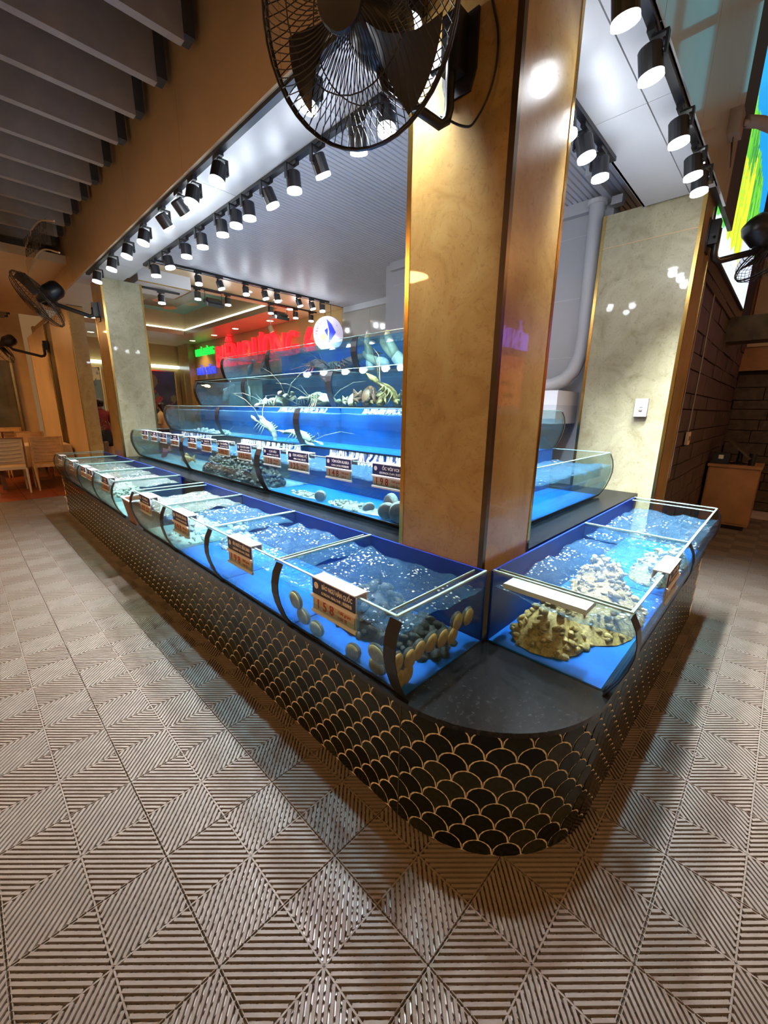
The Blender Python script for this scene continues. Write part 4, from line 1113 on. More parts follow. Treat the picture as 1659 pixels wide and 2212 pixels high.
heap('shellfish_heap', 'a1', [(-0.28, 1.22, 0.16, 0.20, 0.20), (-0.30, 0.95, 0.12, 0.12, 0.11)], 'grit', 'dark jumble of shellfish under the water of the corner tank', 'shellfish', 70, (0.020, 0.040), 2)
heap('shellfish_heap', 'r1', [(-0.28, 1.66, 0.15, 0.18, 0.19), (-0.18, 2.0, 0.19, 0.30, 0.215), (-0.28, 2.33, 0.15, 0.15, 0.215)], 'sand', 'sandy brown heap of shellfish in the nearer end-side tank', 'shellfish', 110, (0.012, 0.024), 3)
heap('shellfish_heap', 'r2', [(-0.12, 2.75, 0.12, 0.17, 0.18), (-0.06, 3.0, 0.08, 0.14, 0.15)], 'sand', 'sandy brown heap of shellfish in the farther end-side tank', 'shellfish', 90, (0.012, 0.024), 4)
heap('shellfish_heap', 'a3', [(-0.35, 2.68, 0.12, 0.15, 0.17)], 'flesh', 'pale shellfish heap in the foamy tank', 'shellfish', 60, (0.015, 0.03), 5)
heap('shellfish_heap', 'a4', [(-0.14, 3.1, 0.14, 0.2, 0.06), (-0.3, 3.35, 0.12, 0.15, 0.12)], 'flesh', 'white snails heaped in the tank tagged 99', 'shellfish', 60, (0.014, 0.024), 6)
heap('shellfish_heap', 'b0', [(-0.28, 4.45, 0.15, 0.25, 0.10)], 'clam', 'greenish shells on the floor of the tank beyond the basket', 'shellfish', 50, (0.018, 0.03), 7)
heap('shellfish_heap', 'b1', [(-0.28, 5.15, 0.15, 0.25, 0.14)], 'flesh', 'pale clams in the tank with paired tags', 'shellfish', 50, (0.018, 0.03), 8)
heap('shellfish_heap', 'b2', [(-0.34, 5.9, 0.12, 0.25, 0.21)], 'pink', 'pink shellfish heaped up to the water surface', 'shellfish', 60, (0.018, 0.03), 9)
heap('crab_heap', 'c2', [(-0.13, 3.2, 0.14, 0.28, 0.24), (-0.13, 3.65, 0.14, 0.30, 0.23), (-0.14, 4.05, 0.14, 0.26, 0.20)], 'grit', 'dark tangled heap of crabs in the second tier', 'crab', 220, (0.014, 0.030), 10)
heap('clam_bed', 'c1', [(-0.10, 1.95, 0.08, 0.3, 0.03), (-0.1, 2.5, 0.06, 0.2, 0.015)], 'clam', 'scattered small shells on the floor of the second-tier blue tank', 'shellfish', 40, (0.014, 0.022), 11)
heap('shell_bed', 'd3', [(-0.10, 5.2, 0.1, 0.35, 0.05), (-0.1, 4.7, 0.06, 0.12, 0.05)], 'flesh', 'pale greenish bits on the floor of the far third-tier tank', 'shellfish', 40, (0.018, 0.03), 12)
def clam(key, d, u, s, mat, rot, label):
    t, m, p, u0, u1, h, dep, w = TANKS[key]
    pos = m @ Vector((d, 0.0, u))
    th = thing('clam', label, 'clam', pos, 0, 'large clams in the second tier')
    mm = m @ Matrix.Translation((d, s*0.95+0.006, u)) @ Matrix.Rotation(rot, 4, 'Y') @ Matrix.Rotation(0.3, 4, 'X')
    mb = MB(); ell(mb, mm @ Matrix.Translation((0.010*0, 0, 0)), s*0.45, s, s*1.15, 16, 9, 0.02); mb.build('shell', M[mat], th, smooth=True)
    mb = MB(); ell(mb, mm @ Matrix.Translation((s*0.30, 0, 0)), s*0.22, s*0.85, s*0.98, 14, 7, 0.02); mb.build('inner_valve', M['clambrown'], th, smooth=True)
clam('c1', -0.05, 2.28, 0.042, 'clam', 0.4, 'single upright clam near the middle of the second-tier blue tank')
clam('c1', -0.04, 1.62, 0.055, 'clam', 0.3, 'brown-faced clam leaning on the glass beside the column')
clam('c1', -0.03, 1.50, 0.070, 'geoshell', 0.2, 'largest brown-faced clam, half hidden by the column')
clam('c1', -0.12, 1.66, 0.075, 'clam', -0.4, 'round grey-green clam behind the two brown-faced clams')
clam('c1', -0.08, 1.82, 0.035, 'clam', 1.0, 'flat clam lying in front of the round grey-green clam')
def lobster(key, d, z, u, head, s, mat, label, group, curl=0.3, pitch=0.0, ant=True):
    t, m, p, u0, u1, h, dep, w = TANKS[key]
    th = thing('lobster', label, 'lobster', m @ Vector((d, z, u)), 0, group)
    B = m @ Matrix.Translation((d, z, u)) @ Matrix.Rotation(head, 4, 'Y') @ Matrix.Rotation(pitch, 4, 'X')
    # local: z = head direction (along run), y = up, x = sideways
    segs = [(0.16, 0.004, 0.012, 0.0), (0.13, 0.018, 0.018, 0.002), (0.09, 0.032, 0.034, 0.006), (0.04, 0.040, 0.042, 0.008), (0.0, 0.038, 0.040, 0.006)]
    for k in range(6):
        f = k/5; segs.append((-0.02-0.03*k, 0.036-0.014*f, 0.034-0.016*f, -curl*0.16*f*f)); segs.append((-0.037-0.03*k, 0.031-0.014*f, 0.029-0.016*f, -curl*0.16*f*f-0.002))
    segs.append((-0.215, 0.034, 0.006, -curl*0.17)); segs.append((-0.25, 0.040, 0.003, -curl*0.2))
    mb = MB()
    mb.loft([[B @ (Vector((rx*math.cos(2*PI*k/12), y+ry*math.sin(2*PI*k/12), zz))*s) for k in range(12)] for (zz, rx, ry, y) in segs])
    for sgn in (-1, 1):
        for k in range(4):
            zz = 0.07-0.028*k
            mb.tube([B @ (Vector((sgn*0.03, -0.01, zz))*s), B @ (Vector((sgn*0.085, 0.02, zz+0.01))*s), B @ (Vector((sgn*0.12, -0.055, zz+0.02-0.01*k))*s)], [0.006*s, 0.005*s, 0.002*s], 5)
        mb.tube([B @ (Vector((sgn*0.025, -0.005, 0.10))*s), B @ (Vector((sgn*0.06, 0.0, 0.15))*s), B @ (Vector((sgn*0.055, 0.0, 0.20))*s), B @ (Vector((sgn*0.04, 0.0, 0.25))*s)], [0.008*s, 0.010*s, 0.022*s, 0.004*s], 7)
    mb.build('body', M[mat], th, smooth=True)
    if ant:
        for sgn in (-1, 1):
            mb = MB(); mb.tube([B @ (Vector((sgn*0.012, 0.012, 0.14))*s), B @ (Vector((sgn*0.05, 0.09, 0.22))*s), B @ (Vector((sgn*0.13, 0.15, 0.30))*s), B @ (Vector((sgn*0.2, 0.16, 0.38))*s)], [0.004*s, 0.003*s, 0.002*s, 0.001*s], 5); mb.build('antenna', M[mat], th)
GL = 'lobsters in the tank tiers'
lobster('d2', -0.12, 0.12, 3.72, 0.2, 1.0, 'palelob', 'pale spiky lobster swimming in the middle of the third tier', GL, 1.2, -0.5)
lobster('d2', -0.10, 0.08, 3.18, 3.3, 1.1, 'palelob', 'pale lobster against the black seal in the third tier', GL, 0.3, 0.35)
lobster('e2', -0.12, 0.06, 4.28, 0.5, 1.0, 'flesh', 'whitest lobster of the fourth-tier pile', GL, 0.8, 0.2)
lobster('e2', -0.10, 0.07, 4.02, 2.6, 1.15, 'palelob', 'cream lobster with raised tail in the fourth-tier pile', GL, 1.2, -0.3)
lobster('e2', -0.14, 0.06, 3.62, 0.2, 1.15, 'dark', 'dark grey lobster in the middle of the fourth-tier pile', GL, 0.6, 0.3)
lobster('e2', -0.10, 0.06, 3.38, 3.0, 1.15, 'palelob', 'yellowish lobster lying beside the black seal in the fourth tier', GL, 0.4, 0.0)
lobster('e2', -0.18, 0.11, 3.50, 0.4, 1.0, 'palelob', 'yellowish lobster lying on top of the fourth-tier pile', GL, 0.4, 0.1)
lobster('f2', -0.12, 0.12, 3.95, 2.9, 1.6, 'redlob', 'red spiny lobster with pale arching feelers in the top tier', GL, 0.5, 0.5)
lobster('f2', -0.15, 0.10, 3.68, 0.3, 1.2, 'browncrab', 'small dark red lobster between the two larger ones in the top tier', GL, 0.4, 0.0)
lobster('f2', -0.12, 0.12, 3.42, 0.1, 1.5, 'redlob', 'red spiny lobster near the black seal in the top tier', GL, 0.4, 0.5)
lobster('e1', -0.10, 0.10, 2.42, 0.6, 1.1, 'goldcrab', 'mottled yellow spiny lobster in the fourth-tier crab tank', GL, 1.3, -0.7)
def crab(key, d, u, s, mat, label):
    t, m, p, u0, u1, h, dep, w = TANKS[key]
    th = thing('crab', label, 'crab', m @ Vector((d, 0.0, u)), 0, 'crabs in the fourth tier')
    mm = m @ Matrix.Translation((d, 0.09*s, u))
    mb = MB(); ell(mb, mm @ Matrix.Rotation(0.35, 4, 'Z'), 0.045*s, 0.085*s, 0.075*s, 16, 9, 0.05)
    for sg in (-1, 1):
        for k in range(4):
            mb.tube([mm @ Vector((0.03*s, -0.02*s+0.02*k*s, sg*0.05*s)), mm @ Vector((0.06*s, 0.05*s-0.02*k*s, sg*0.11*s)), mm @ Vector((0.05*s, -0.07*s, sg*0.13*s))], [0.011*s, 0.009*s, 0.003*s], 6)
        mb.tube([mm @ Vector((0.04*s, -0.02*s, sg*0.05*s)), mm @ Vector((0.08*s, -0.03*s, sg*0.07*s)), mm @ Vector((0.085*s, -0.05*s, sg*0.03*s))], [0.014*s, 0.022*s, 0.006*s], 7)
    mb.build('body', M[mat], th, smooth=True)
crab('e1', -0.10, 2.92, 0.75, 'palelob', 'pale rough crab beside the black seal in the fourth tier')
crab('e1', -0.08, 2.68, 1.1, 'browncrab', 'large reddish brown crab in the fourth tier')
crab('e1', -0.09, 2.54, 0.85, 'goldcrab', 'mottled crab between the brown crab and the spiny lobster')
crab('e1', -0.10, 2.16, 1.0, 'dark', 'dark crab beside the corner column in the fourth tier')
crab('e1', -0.15, 2.30, 0.9, 'goldcrab', 'greenish crab behind the dark crab in the fourth tier')
crab('e2', -0.08, 4.43, 0.6, 'flesh', 'small pale crab beside the lobster pile in the fourth tier')
def geoduck(key, d, z, u, ang, s, label):
    t, m, p, u0, u1, h, dep, w = TANKS[key]
    th = thing('geoduck', label, 'clam', m @ Vector((d, 0, u)), 0, 'geoduck clams in the top tier')
    B = m @ Matrix.Translation((d, z, u)) @ Matrix.Rotation(ang, 4, 'X')
    mb = MB(); ell(mb, B, 0.04*s, 0.05*s, 0.085*s, 14, 8, 0.02); mb.build('shell', M['geoshell'], th, smooth=True)
    mb = MB(); mb.tube([B @ (Vector((0, 0, 0.04))*s), B @ (Vector((0, 0.005, 0.10))*s), B @ (Vector((0, 0.012, 0.17))*s), B @ (Vector((0, 0.03, 0.23))*s), B @ (Vector((0, 0.05, 0.255))*s)], [0.036*s, 0.035*s, 0.031*s, 0.026*s, 0.012*s], 12); mb.build('siphon', M['geo'], th, smooth=True)
geoduck('f1', -0.07, 0.075, 3.07, -1.25, 1.15, 'geoduck with siphon standing beside the black seal')
geoduck('f1', -0.05, 0.080, 2.90, -0.25, 1.1, 'geoduck lying along the front of the top-tier tank')
geoduck('f1', -0.13, 0.11, 2.76, -0.55, 1.2, 'geoduck with siphon raised obliquely behind the lying one')
geoduck('f1', -0.05, 0.095, 2.68, -0.85, 1.2, 'largest geoduck with siphon pointing up at the column side')
geoduck('f1', -0.10, 0.10, 2.53, -1.05, 1.2, 'geoduck with dark siphon tip half hidden by the column')
def fish(key, d, z, u, yaw, pitch, s, label, mat='fish'):
    t, m, p, u0, u1, h, dep, w = TANKS[key]
    th = thing('fish', label, 'fish', m @ Vector((d, z, u)), 0, 'fish in the far tanks')
    B = m @ Matrix.Translation((d, z, u)) @ Matrix.Rotation(yaw, 4, 'Y') @ Matrix.Rotation(pitch, 4, 'X')
    segs = [(0.12, 0.003, 0.006), (0.10, 0.014, 0.022), (0.05, 0.022, 0.042), (0.0, 0.020, 0.046), (-0.05, 0.013, 0.032), (-0.09, 0.006, 0.014), (-0.12, 0.004, 0.03), (-0.15, 0.002, 0.045)]
    mb = MB(); mb.loft([[B @ (Vector((rx*math.cos(2*PI*k/10), ry*math.sin(2*PI*k/10), zz))*s) for k in range(10)] for zz, rx, ry in segs])
    mb.prism([(0.03, 0.06), (0.035, -0.06), (0.075, 0.0)], B @ Matrix.Scale(s, 4) @ Matrix(((0, 0, 1, 0), (1, 0, 0, 0), (0, 1, 0, 0), (0, 0, 0, 1))), -0.002, 0.002)
    mb.build('body', M[mat], th, smooth=True)
fish('e3', -0.12, 0.17, 5.45, 0.4, 0.9, 1.1, 'pale fish hanging head up near the far end of the fourth tier')
fish('e3', -0.12, 0.17, 4.85, 2.8, 0.9, 1.1, 'yellowish fish hanging head up beside the black seal in the fourth tier')
fish('f3', -0.12, 0.17, 5.55, 0.3, 1.0, 0.9, 'thin dark fish near the end glass of the top tier', 'grit')
fish('f3', -0.14, 0.2, 5.2, 0.3, 0.8, 0.9, 'thin dark fish farther from the end glass of the top tier', 'grit')
fish('c3', -0.12, 0.07, 5.55, 0.2, 0.5, 0.9, 'small reddish fish near the far end of the second tier', 'pink')
fish('c3', -0.12, 0.06, 4.85, 0.2, 0.1, 1.0, 'small orange-brown fish lying low in the far second-tier tank', 'sand')
# floating foam board in the end-side tank
q = MB(); m_ = TANKS['r1'][1]; q.prism([(-0.43, 0.242), (-0.43, 0.262), (-0.10, 0.262), (-0.10, 0.242)], m_, 1.49, 1.60); tag(q.build('foam_board', M['foam']), 'white foam board floating at the near end of the end-side tank', 'foam board')
# brown basket standing in the gap between the low tanks
t = thing('basket', 'brown wicker basket with white rim standing in the gap between low tanks', 'basket', (1.0, 3.86, CT))
def bask(z, g=0.0):
    w = 0.085+0.03*z/0.2-g; l = 0.10+0.03*z/0.2-g
    return [Vector((1.0+sx*w, 3.84+sy*l, CT+z)) for sx, sy in ((-1, -1), (1, -1), (1, 1), (-1, 1))]
mb = MB(); mb.loft([bask(0.0), bask(0.07), bask(0.14), bask(0.20), bask(0.20, 0.012), bask(0.012, 0.012)]); mb.build('body', M['browncrab'], t)
mb = MB(); r_ = bask(0.205); mb.tube(r_+[r_[0]], 0.009, 6, False); mb.build('rim', M['tagwhite'], t)
# ================================================================== signs
random.seed(31)
M['red'] = emit('red_letter', (1.0, 0.02, 0.03), 1.3)
M['green'] = emit('green_letter', (0.02, 0.85, 0.08), 1.1)
M['blueL'] = emit('blue_letter', (0.03, 0.05, 0.85), 1.6)
M['logo_w'] = emit('lit_white_acrylic', (0.62, 0.56, 0.70), 0.30)
M['logo_b'] = emit('lit_blue_print', (0.03, 0.05, 0.70), 0.5)
M['logo_y'] = emit('lit_yellow_print', (1.0, 0.80, 0.05), 0.6)
M['logo_r'] = emit('lit_red_print', (0.40, 0.03, 0.06), 0.1)
XA, ZA = (0, -1, 0), (0, 0, 1)
def word(label, chars, ystart, z, size, mat, ext, sx=1.0):
    t = thing('sign_lettering', label, 'sign', (5.19, ystart, z-size/2))
    y = ystart
    for ch, wd in chars:
        if ch != ' ':
            text('letter', ch, size, (5.188-ext, y-wd*size*sx/2, z), XA, ZA, M[mat], t, ext=ext, sx=sx, bold=0.006*size)
        y -= wd*size*sx
    return t
NW = [('N', .72), ('H', .72), ('À', .66), (' ', .28), ('H', .72), ('À', .66), ('N', .72), ('G', .72)]
word('small green lit letters at the far end of the ochre wall', NW, 12.62, 2.93, 0.27, 'green', 0.02, 0.86)
word('small blue lit letters below the green letters', [('H', .72), ('Ả', .66), ('I', .28), (' ', .28), ('S', .62), ('Ả', .66), ('N', .72)], 12.62, 2.43, 0.27, 'blueL', 0.02, 1.10)
word('large red lit letters of the restaurant name above the top tank', [('B', .64), ('I', .28), ('Ể', .58), ('N', .74), (' ', .22), ('D', .70), ('Ư', .78), ('Ơ', .82), ('N', .74), ('G', .74), (' ', .3), ('6', .6)], 11.25, 2.70, 0.74, 'red', 0.045, 0.82)
# round hanging logo sign
t = thing('logo_sign', 'round white lit sign with blue sail, yellow sun and the word restaurant', 'sign', (4.76, 6.02, 2.55))
a = Vector((-0.62, -0.78, 0)).normalized(); e1 = Vector((-a.y, a.x, 0)); 
if e1.dot(Vector((1, -1, 0))) < 0: e1 = -e1
F = Matrix(((e1.x, 0, a.x, 4.77), (e1.y, 0, a.y, 6.02), (0, 1, 0, 2.71), (0, 0, 0, 1)))
def disc(rx, ry, z0, z1, n=36): return [(rx*math.cos(2*PI*k/n), ry*math.sin(2*PI*k/n)) for k in range(n)]
mb = MB(); mb.prism(disc(0.262, 0.292, 0, 0), F, -0.10, -0.005); mb.build('case', M['black'], t)
mb = MB(); mb.prism(disc(0.258, 0.288, 0, 0), F, -0.004, 0.002); mb.build('face', M['logo_w'], t)
mb = MB(); mb.prism([(-0.03, 0.25), (0.06, 0.16), (0.13, 0.03), (0.02, -0.14), (0.0, -0.13), (0.02, 0.05)], F, 0.002, 0.005); mb.build('sail', M['logo_b'], t)
mb = MB(); mb.prism([(-0.06, 0.06), (-0.01, 0.10), (-0.005, -0.04), (-0.04, 0.0)], F, 0.002, 0.005); mb.build('sail', M['logo_b'], t)
mb = MB(); mb.prism([(-0.085+0.048*math.cos(k*PI/9), -0.06+0.055*math.sin(k*PI/9)) for k in range(18)], F, 0.002, 0.005); mb.build('sun', M['logo_y'], t)
rs = 'restaurant'
for i, ch in enumerate(rs):
    th = math.radians(215-i*11.5)
    p = F @ Vector((0.205*math.cos(th), 0.225*math.sin(th), 0.003)); tx = F.to_3x3() @ Vector((math.sin(th), -math.cos(th), 0)); ty = F.to_3x3() @ Vector((math.cos(th), math.sin(th), 0))
    text('letter', ch, 0.06, p, tx, ty, M['logo_r'], t)
text('letter', 'R', 0.03, F @ Vector((0.15, 0.14, 0.003)), e1, ZA, M['logo_b'], t)
mb = MB()
for s in (-0.05, 0.05): mb.tube([F @ Vector((s, 0.27, -0.05)), F @ Vector((s, 0.488, -0.05))], 0.004, 5)
mb.build('hanger', M['black'], t)
# hanging notice between the baffles
t = thing('hanging_notice', 'small clear hanging notice with two phone numbers under the baffles', 'sign', (1.0, 6.2, 3.0))
def nz(y): return 3.02+0.08*math.sin((y-5.4)*2.2)+0.11*(y-5.3)
for dz in (0.0, -0.26):
    mb = MB(); mb.tube([(0.95, 5.2+k*0.1, nz(5.2+k*0.1)+dz+0.13) for k in range(22)], 0.008, 5); mb.build('edge_strip', M['cloth'], t)
M['clearfilm'] = glass_mat('clear_film', (0.80, 0.72, 0.62))
mb = MB(); mb.grid(lambda u, v: (0.951, 5.3+u*1.9, nz(5.3+u*1.9)-0.12+v*0.24), 16, 2); mb.build('film', M['clearfilm'], t)
text('lettering', '0906.30.37.30', 0.13, (0.94, 6.25, nz(6.25)+0.05), (0, -1, -0.11), ZA, M['seam'], t, sx=1.5, bold=0.003)
text('lettering', '093.608.1001', 0.13, (0.94, 6.25, nz(6.25)-0.06), (0, -1, -0.11), ZA, M['seam'], t, sx=1.5, bold=0.003)

# ================================================================== lit tree mural
MX0, MX1, MZ0 = 4.27, 7.12, 2.74
def mtop(x): return 4.19+0.75*(1-math.exp(-(x-MX0)*1.1))
gb = MB(); gb.grid(lambda u, v: (MX0+u*(MX1-MX0), 0.690, MZ0+v*(mtop(MX0+u*(MX1-MX0))-MZ0)), 110, 90)
t = thing('mural', 'backlit glass mural of green and yellow willow trees beside the pillar', 'mural', (5.7, 0.7, MZ0))
mo = gb.build('picture', attr_emit('backlit_print', 1.15), t)
def hsh(a, b):
    v = math.sin(a*127.1+b*311.7)*43758.5453
    return v-math.floor(v)
def vn(x, y):
    xi, yi = math.floor(x), math.floor(y); fx, fy = x-xi, y-yi
    fx = fx*fx*(3-2*fx); fy = fy*fy*(3-2*fy)
    return (hsh(xi, yi)*(1-fx)+hsh(xi+1, yi)*fx)*(1-fy)+(hsh(xi, yi+1)*(1-fx)+hsh(xi+1, yi+1)*fx)*fy
off_ = Vector((5.7, 0.7, MZ0))
def mpaint(co):
    x, z = co.x+off_.x, co.z+off_.z
    streak = vn(x*26+z*1.5, z*2.6); fine = vn(x*70, z*6)
    edge = 4.75+1.05*max(0, (3.9-z))+0.22*vn(x*5, z*3)       # willow edge against the sky
    if z < 2.96+0.03*math.sin(x*20): c = [0.55+0.3*fine, 0.75+0.2*fine, 0.95]
    elif z < 3.04 and x < 4.75: c = [0.10, 0.45+0.4*streak, 0.08]
    elif x < 4.62 and z < 3.12: c = [0.02, 0.10, 0.16]
    elif x < 4.72 and z < 3.36:
        k = (x*9) % 1
        c = [0.30, 0.13, 0.16] if k < 0.28 else ([0.75, 0.75, 0.15] if k < 0.45 else ([0.65, 0.65, 0.85] if k < 0.62 else [0.03, 0.22, 0.18]))
    elif z > 4.40-0.22*(x-4.4)-0.25*vn(x*4, 2.0): c = [0.0, 0.32, 0.75]
    elif x > 4.8 and x < 5.9 and z < 3.42+0.3*streak+0.15*(x-4.8): c = [0.85, 0.95, 0.05] if streak > 0.35 else [0.35, 0.75, 0.05]
    elif z < 3.3: c = [0.55+0.3*fine, 0.8, 1.0] if x > 5.3 else [0.5, 0.85, 0.3]
    else:
        c = [0.02+0.22*streak, 0.28+0.62*streak, 0.03+0.05*fine]
        if fine < 0.25: c = [0.0, 0.12, 0.06]
    return c
paint(mo, mpaint)
mb = MB(); mb.box(MX0, 0.692, MZ0-0.02, MX1, 0.737, MZ0+0.9); mb.build('light_box', M['darkceil'], t)

# ================================================================== pillar fittings, right hand side
t = thing('wall_switch', 'white wall switch plate on the pale pillar', 'switch', (3.9, 0.895, 1.43))
mb = MB(); mb.box(3.868, 0.845, 1.435, 3.8995, 0.935, 1.575); mb.build('plate', M['tagwhite'], t)
mb = MB(); mb.box(3.862, 0.878, 1.512, 3.869, 0.902, 1.534); mb.build('rocker', M['soffit'], t)
mb = MB(); mb.box(3.862, 0.878, 1.478, 3.869, 0.902, 1.490); mb.build('socket', M['beam'], t)
pts = [(4.0, 1.47, 3.14), (4.0, 1.46, 2.6), (4.0, 1.45, 2.1), (3.99, 1.455, 1.95), (3.96, 1.49, 1.82), (3.94, 1.56, 1.74), (3.93, 1.66, 1.70), (3.93, 1.95, 1.69)]
t = thing('duct_pipe', 'white taped duct pipe running down the wall and bending behind the pillar', 'pipe', (4.0, 1.47, 1.69))
fine = []
for a_, b_ in zip(pts[:-1], pts[1:]):
    n_ = max(2, int((Vector(b_)-Vector(a_)).length/0.02))
    fine += [tuple(Vector(a_).lerp(Vector(b_), k/n_)) for k in range(n_)]
fine.append(pts[-1])
mb = MB(); mb.tube(fine, [0.058+0.002*(k % 2) for k in range(len(fine))], 16); mb.build('pipe', M['white'], t, smooth=True)
mb = MB(); mb.lathe([(0.075, 0.0), (0.075, 0.03), (0.06, 0.04)], 16, Matrix.Translation((4.0, 1.47, 3.12))); mb.build('collar', M['soffit'], t)
t = thing('water_chiller', 'grey and white chiller box under the bent duct pipe', 'chiller', (3.86, 1.75, 1.13))
mb = MB(); mb.box(3.60, 1.46, 1.36, 4.08, 2.1, 1.52); mb.build('cabinet', M['white'], t)
mb = MB(); mb.box(3.60, 1.46, 1.52, 4.08, 2.1, 1.64); mb.build('hood', M['soffit'], t)
mb = MB(); mb.box(3.62, 1.47, 1.516, 4.07, 2.09, 1.522); mb.build('joint', M['seam'], t)
mb = MB(); mb.box(3.62, 1.9, 0.812, 4.08, 2.1, 1.36); mb.build('stand', M['white'], t)
t = thing('security_camera', 'grey bullet security camera on a square box beside the mural', 'camera', (3.88, 0.64, 3.25))
mb = MB(); mb.box(3.80, 0.575, 3.22, 3.93, 0.6395, 3.36); mb.build('junction_box', M['beam'], t)
mb = MB(); mb.tube([(3.90, 0.575, 3.30), (3.95, 0.54, 3.31)], 0.018, 8); mb.tube([(3.93, 0.56, 3.315), (4.02, 0.50, 3.325), (4.13, 0.43, 3.31)], 0.034, 12); mb.build('barrel', M['beam'], t, smooth=True)
mb = MB(); mb.lathe([(0.028, 0.0), (0.026, 0.004), (0.001, 0.004)], 12, Matrix.Translation((4.131, 0.4294, 3.3098)) @ Vector((0.11, -0.07, -0.015)).to_track_quat('Z', 'Y').to_matrix().to_4x4(), caps=False); mb.build('lens', M['black'], t)
mb = MB(); mb.tube([(3.86, 0.61, 3.22), (3.85, 0.60, 3.12), (3.89, 0.60, 3.06), (3.92, 0.61, 3.12), (3.90, 0.62, 3.21)], 0.003, 5); mb.build('cable', M['cord'], t)
for i, (x, lab) in enumerate(((4.385, 'thin cable running down the pillar edge'), (4.93, 'thin cable hanging down the slate wall to a white socket'))):
    mb = MB(); mb.tube([(x, 0.700, 2.5), (x+0.01, 0.699, 1.9), (x-0.01, 0.699, 1.3), (x, 0.700, 0.9 if i == 0 else 1.30)], 0.005, 5); tag(mb.build('cable', M['beam']), lab, 'cable')
t = thing('wall_socket', 'white wall socket on the slate wall', 'socket', (4.93, 0.70, 1.17))
mb = MB(); mb.box(4.87, 0.682, 1.17, 4.99, 0.705, 1.29); mb.build('plate', M['cloth'], t)
mb = MB(); mb.box(4.91, 0.678, 1.21, 4.95, 0.683, 1.25); mb.build('outlet', M['seam'], t)
# cabinet
t = thing('cabinet', 'brown wooden cabinet standing by the slate wall', 'cabinet', (7.05, 0.42, 0))
mb = MB(); mb.box(6.82, 0.17, 0.06, 7.35, 0.68, 0.80); mb.build('carcass', M['wood'], t)
mb = MB(); mb.box(6.80, 0.155, 0.80, 7.38, 0.69, 0.835); mb.build('top', M['wood'], t)
mb = MB(); mb.box(6.86, 0.21, 0.0, 7.30, 0.66, 0.06); mb.build('plinth', M['black'], t)
mb = MB(); mb.box(6.812, 0.185, 0.09, 6.82, 0.665, 0.79); mb.build('door', M['wood'], t)
t = thing('pos_terminal', 'tilted black till screen on the wooden cabinet', 'till', (7.0, 0.45, 0.836))
mb = MB(); mb.lathe([(0.09, 0), (0.09, 0.015), (0.03, 0.03), (0.025, 0.18)], 14, Matrix.Translation((7.02, 0.40, 0.836))); mb.build('stand', M['black'], t)
mb = MB(); mb.obox(Matrix.Translation((7.0, 0.42, 1.04)) @ Matrix.Rotation(0.75, 4, 'X'), 0.30, 0.36, 0.025); mb.build('screen', M['darktrim'], t)
t = thing('receipt_printer', 'black receipt printer beside the till screen', 'printer', (6.93, 0.57, 0.836))
mb = MB(); mb.prism([(0, 0), (0.19, 0), (0.19, 0.09), (0.12, 0.14), (0.0, 0.14)], Matrix(((1, 0, 0, 6.85), (0, 0, 1, 0.49), (0, 1, 0, 0.836), (0, 0, 0, 1))), 0.0, 0.17); mb.build('body', M['black'], t)
mb = MB(); mb.box(6.845, 0.55, 0.90, 6.85, 0.60, 0.95); mb.build('paper', M['tagwhite'], t)
mb = MB(); mb.lathe([(0.035, 0), (0.04, 0.15), (0.036, 0.15)], 12, Matrix.Translation((6.92, 0.27, 0.836))); tag(mb.build('cup', M['black']), 'black cup standing at the cabinet front edge', 'cup')

# ================================================================== dining area
def chair(x, y, rz, label, mats=('chair', 'chair')):
    t = thing('dining_chair', label, 'chair', (x, y, 0), rz, 'dining chairs')
    w, d, hs = 0.22, 0.22, 0.45
    mb = MB(); mb.box(-w, -d, hs-0.05, w, d, hs); mb.build('seat', M[mats[0]], t, world=False)
    for sx in (-1, 1):
        mb = MB(); mb.tube([(sx*0.20, -0.28, 0.0), (sx*0.205, -0.21, 0.42)], [0.014, 0.02], 6); mb.build('leg', M[mats[0]], t, world=False)
        mb = MB(); mb.tube([(sx*0.20, 0.22, 0.0), (sx*0.20, 0.19, 0.42)], [0.014, 0.02], 6); mb.build('leg', M[mats[0]], t, world=False)
        mb = MB(); mb.tube([(sx*0.20, -0.25, 0.18), (sx*0.20, 0.21, 0.18)], 0.010, 6); mb.build('stretcher', M[mats[0]], t, world=False)
    mb = MB()
    mb.tube([(-0.215, -0.21, 0.40), (-0.22, -0.26, 0.92), (0.22, -0.26, 0.92), (0.215, -0.21, 0.40)], 0.016, 6); mb.build('back_frame', M[mats[1]], t, world=False)
    mb = MB(); mb.grid(lambda u, v: (-0.20+u*0.40, -0.252+0.04*(1-v)+0.03*math.sin(PI*u), 0.50+v*0.41), 8, 5); nv = len(mb.v); mb.add([(p[0], p[1]+0.012, p[2]) for p in mb.v[:nv]], [f[::-1] for f in mb.f]); mb.build('backrest', M[mats[0]], t, world=False)
    for k in range(6):
        z = 0.55+k*0.062
        v_ = (z-0.5)/0.41
        mb = MB(); mb.tube([(-0.17+j*0.34/6, -0.262+0.04*(1-v_)+0.03*math.sin(PI*(0.075+j*0.85/6)), z-0.012*math.sin(PI*j/6)) for j in range(7)], 0.009, 6); mb.build('slat', M[mats[0]], t, world=False)
    return t
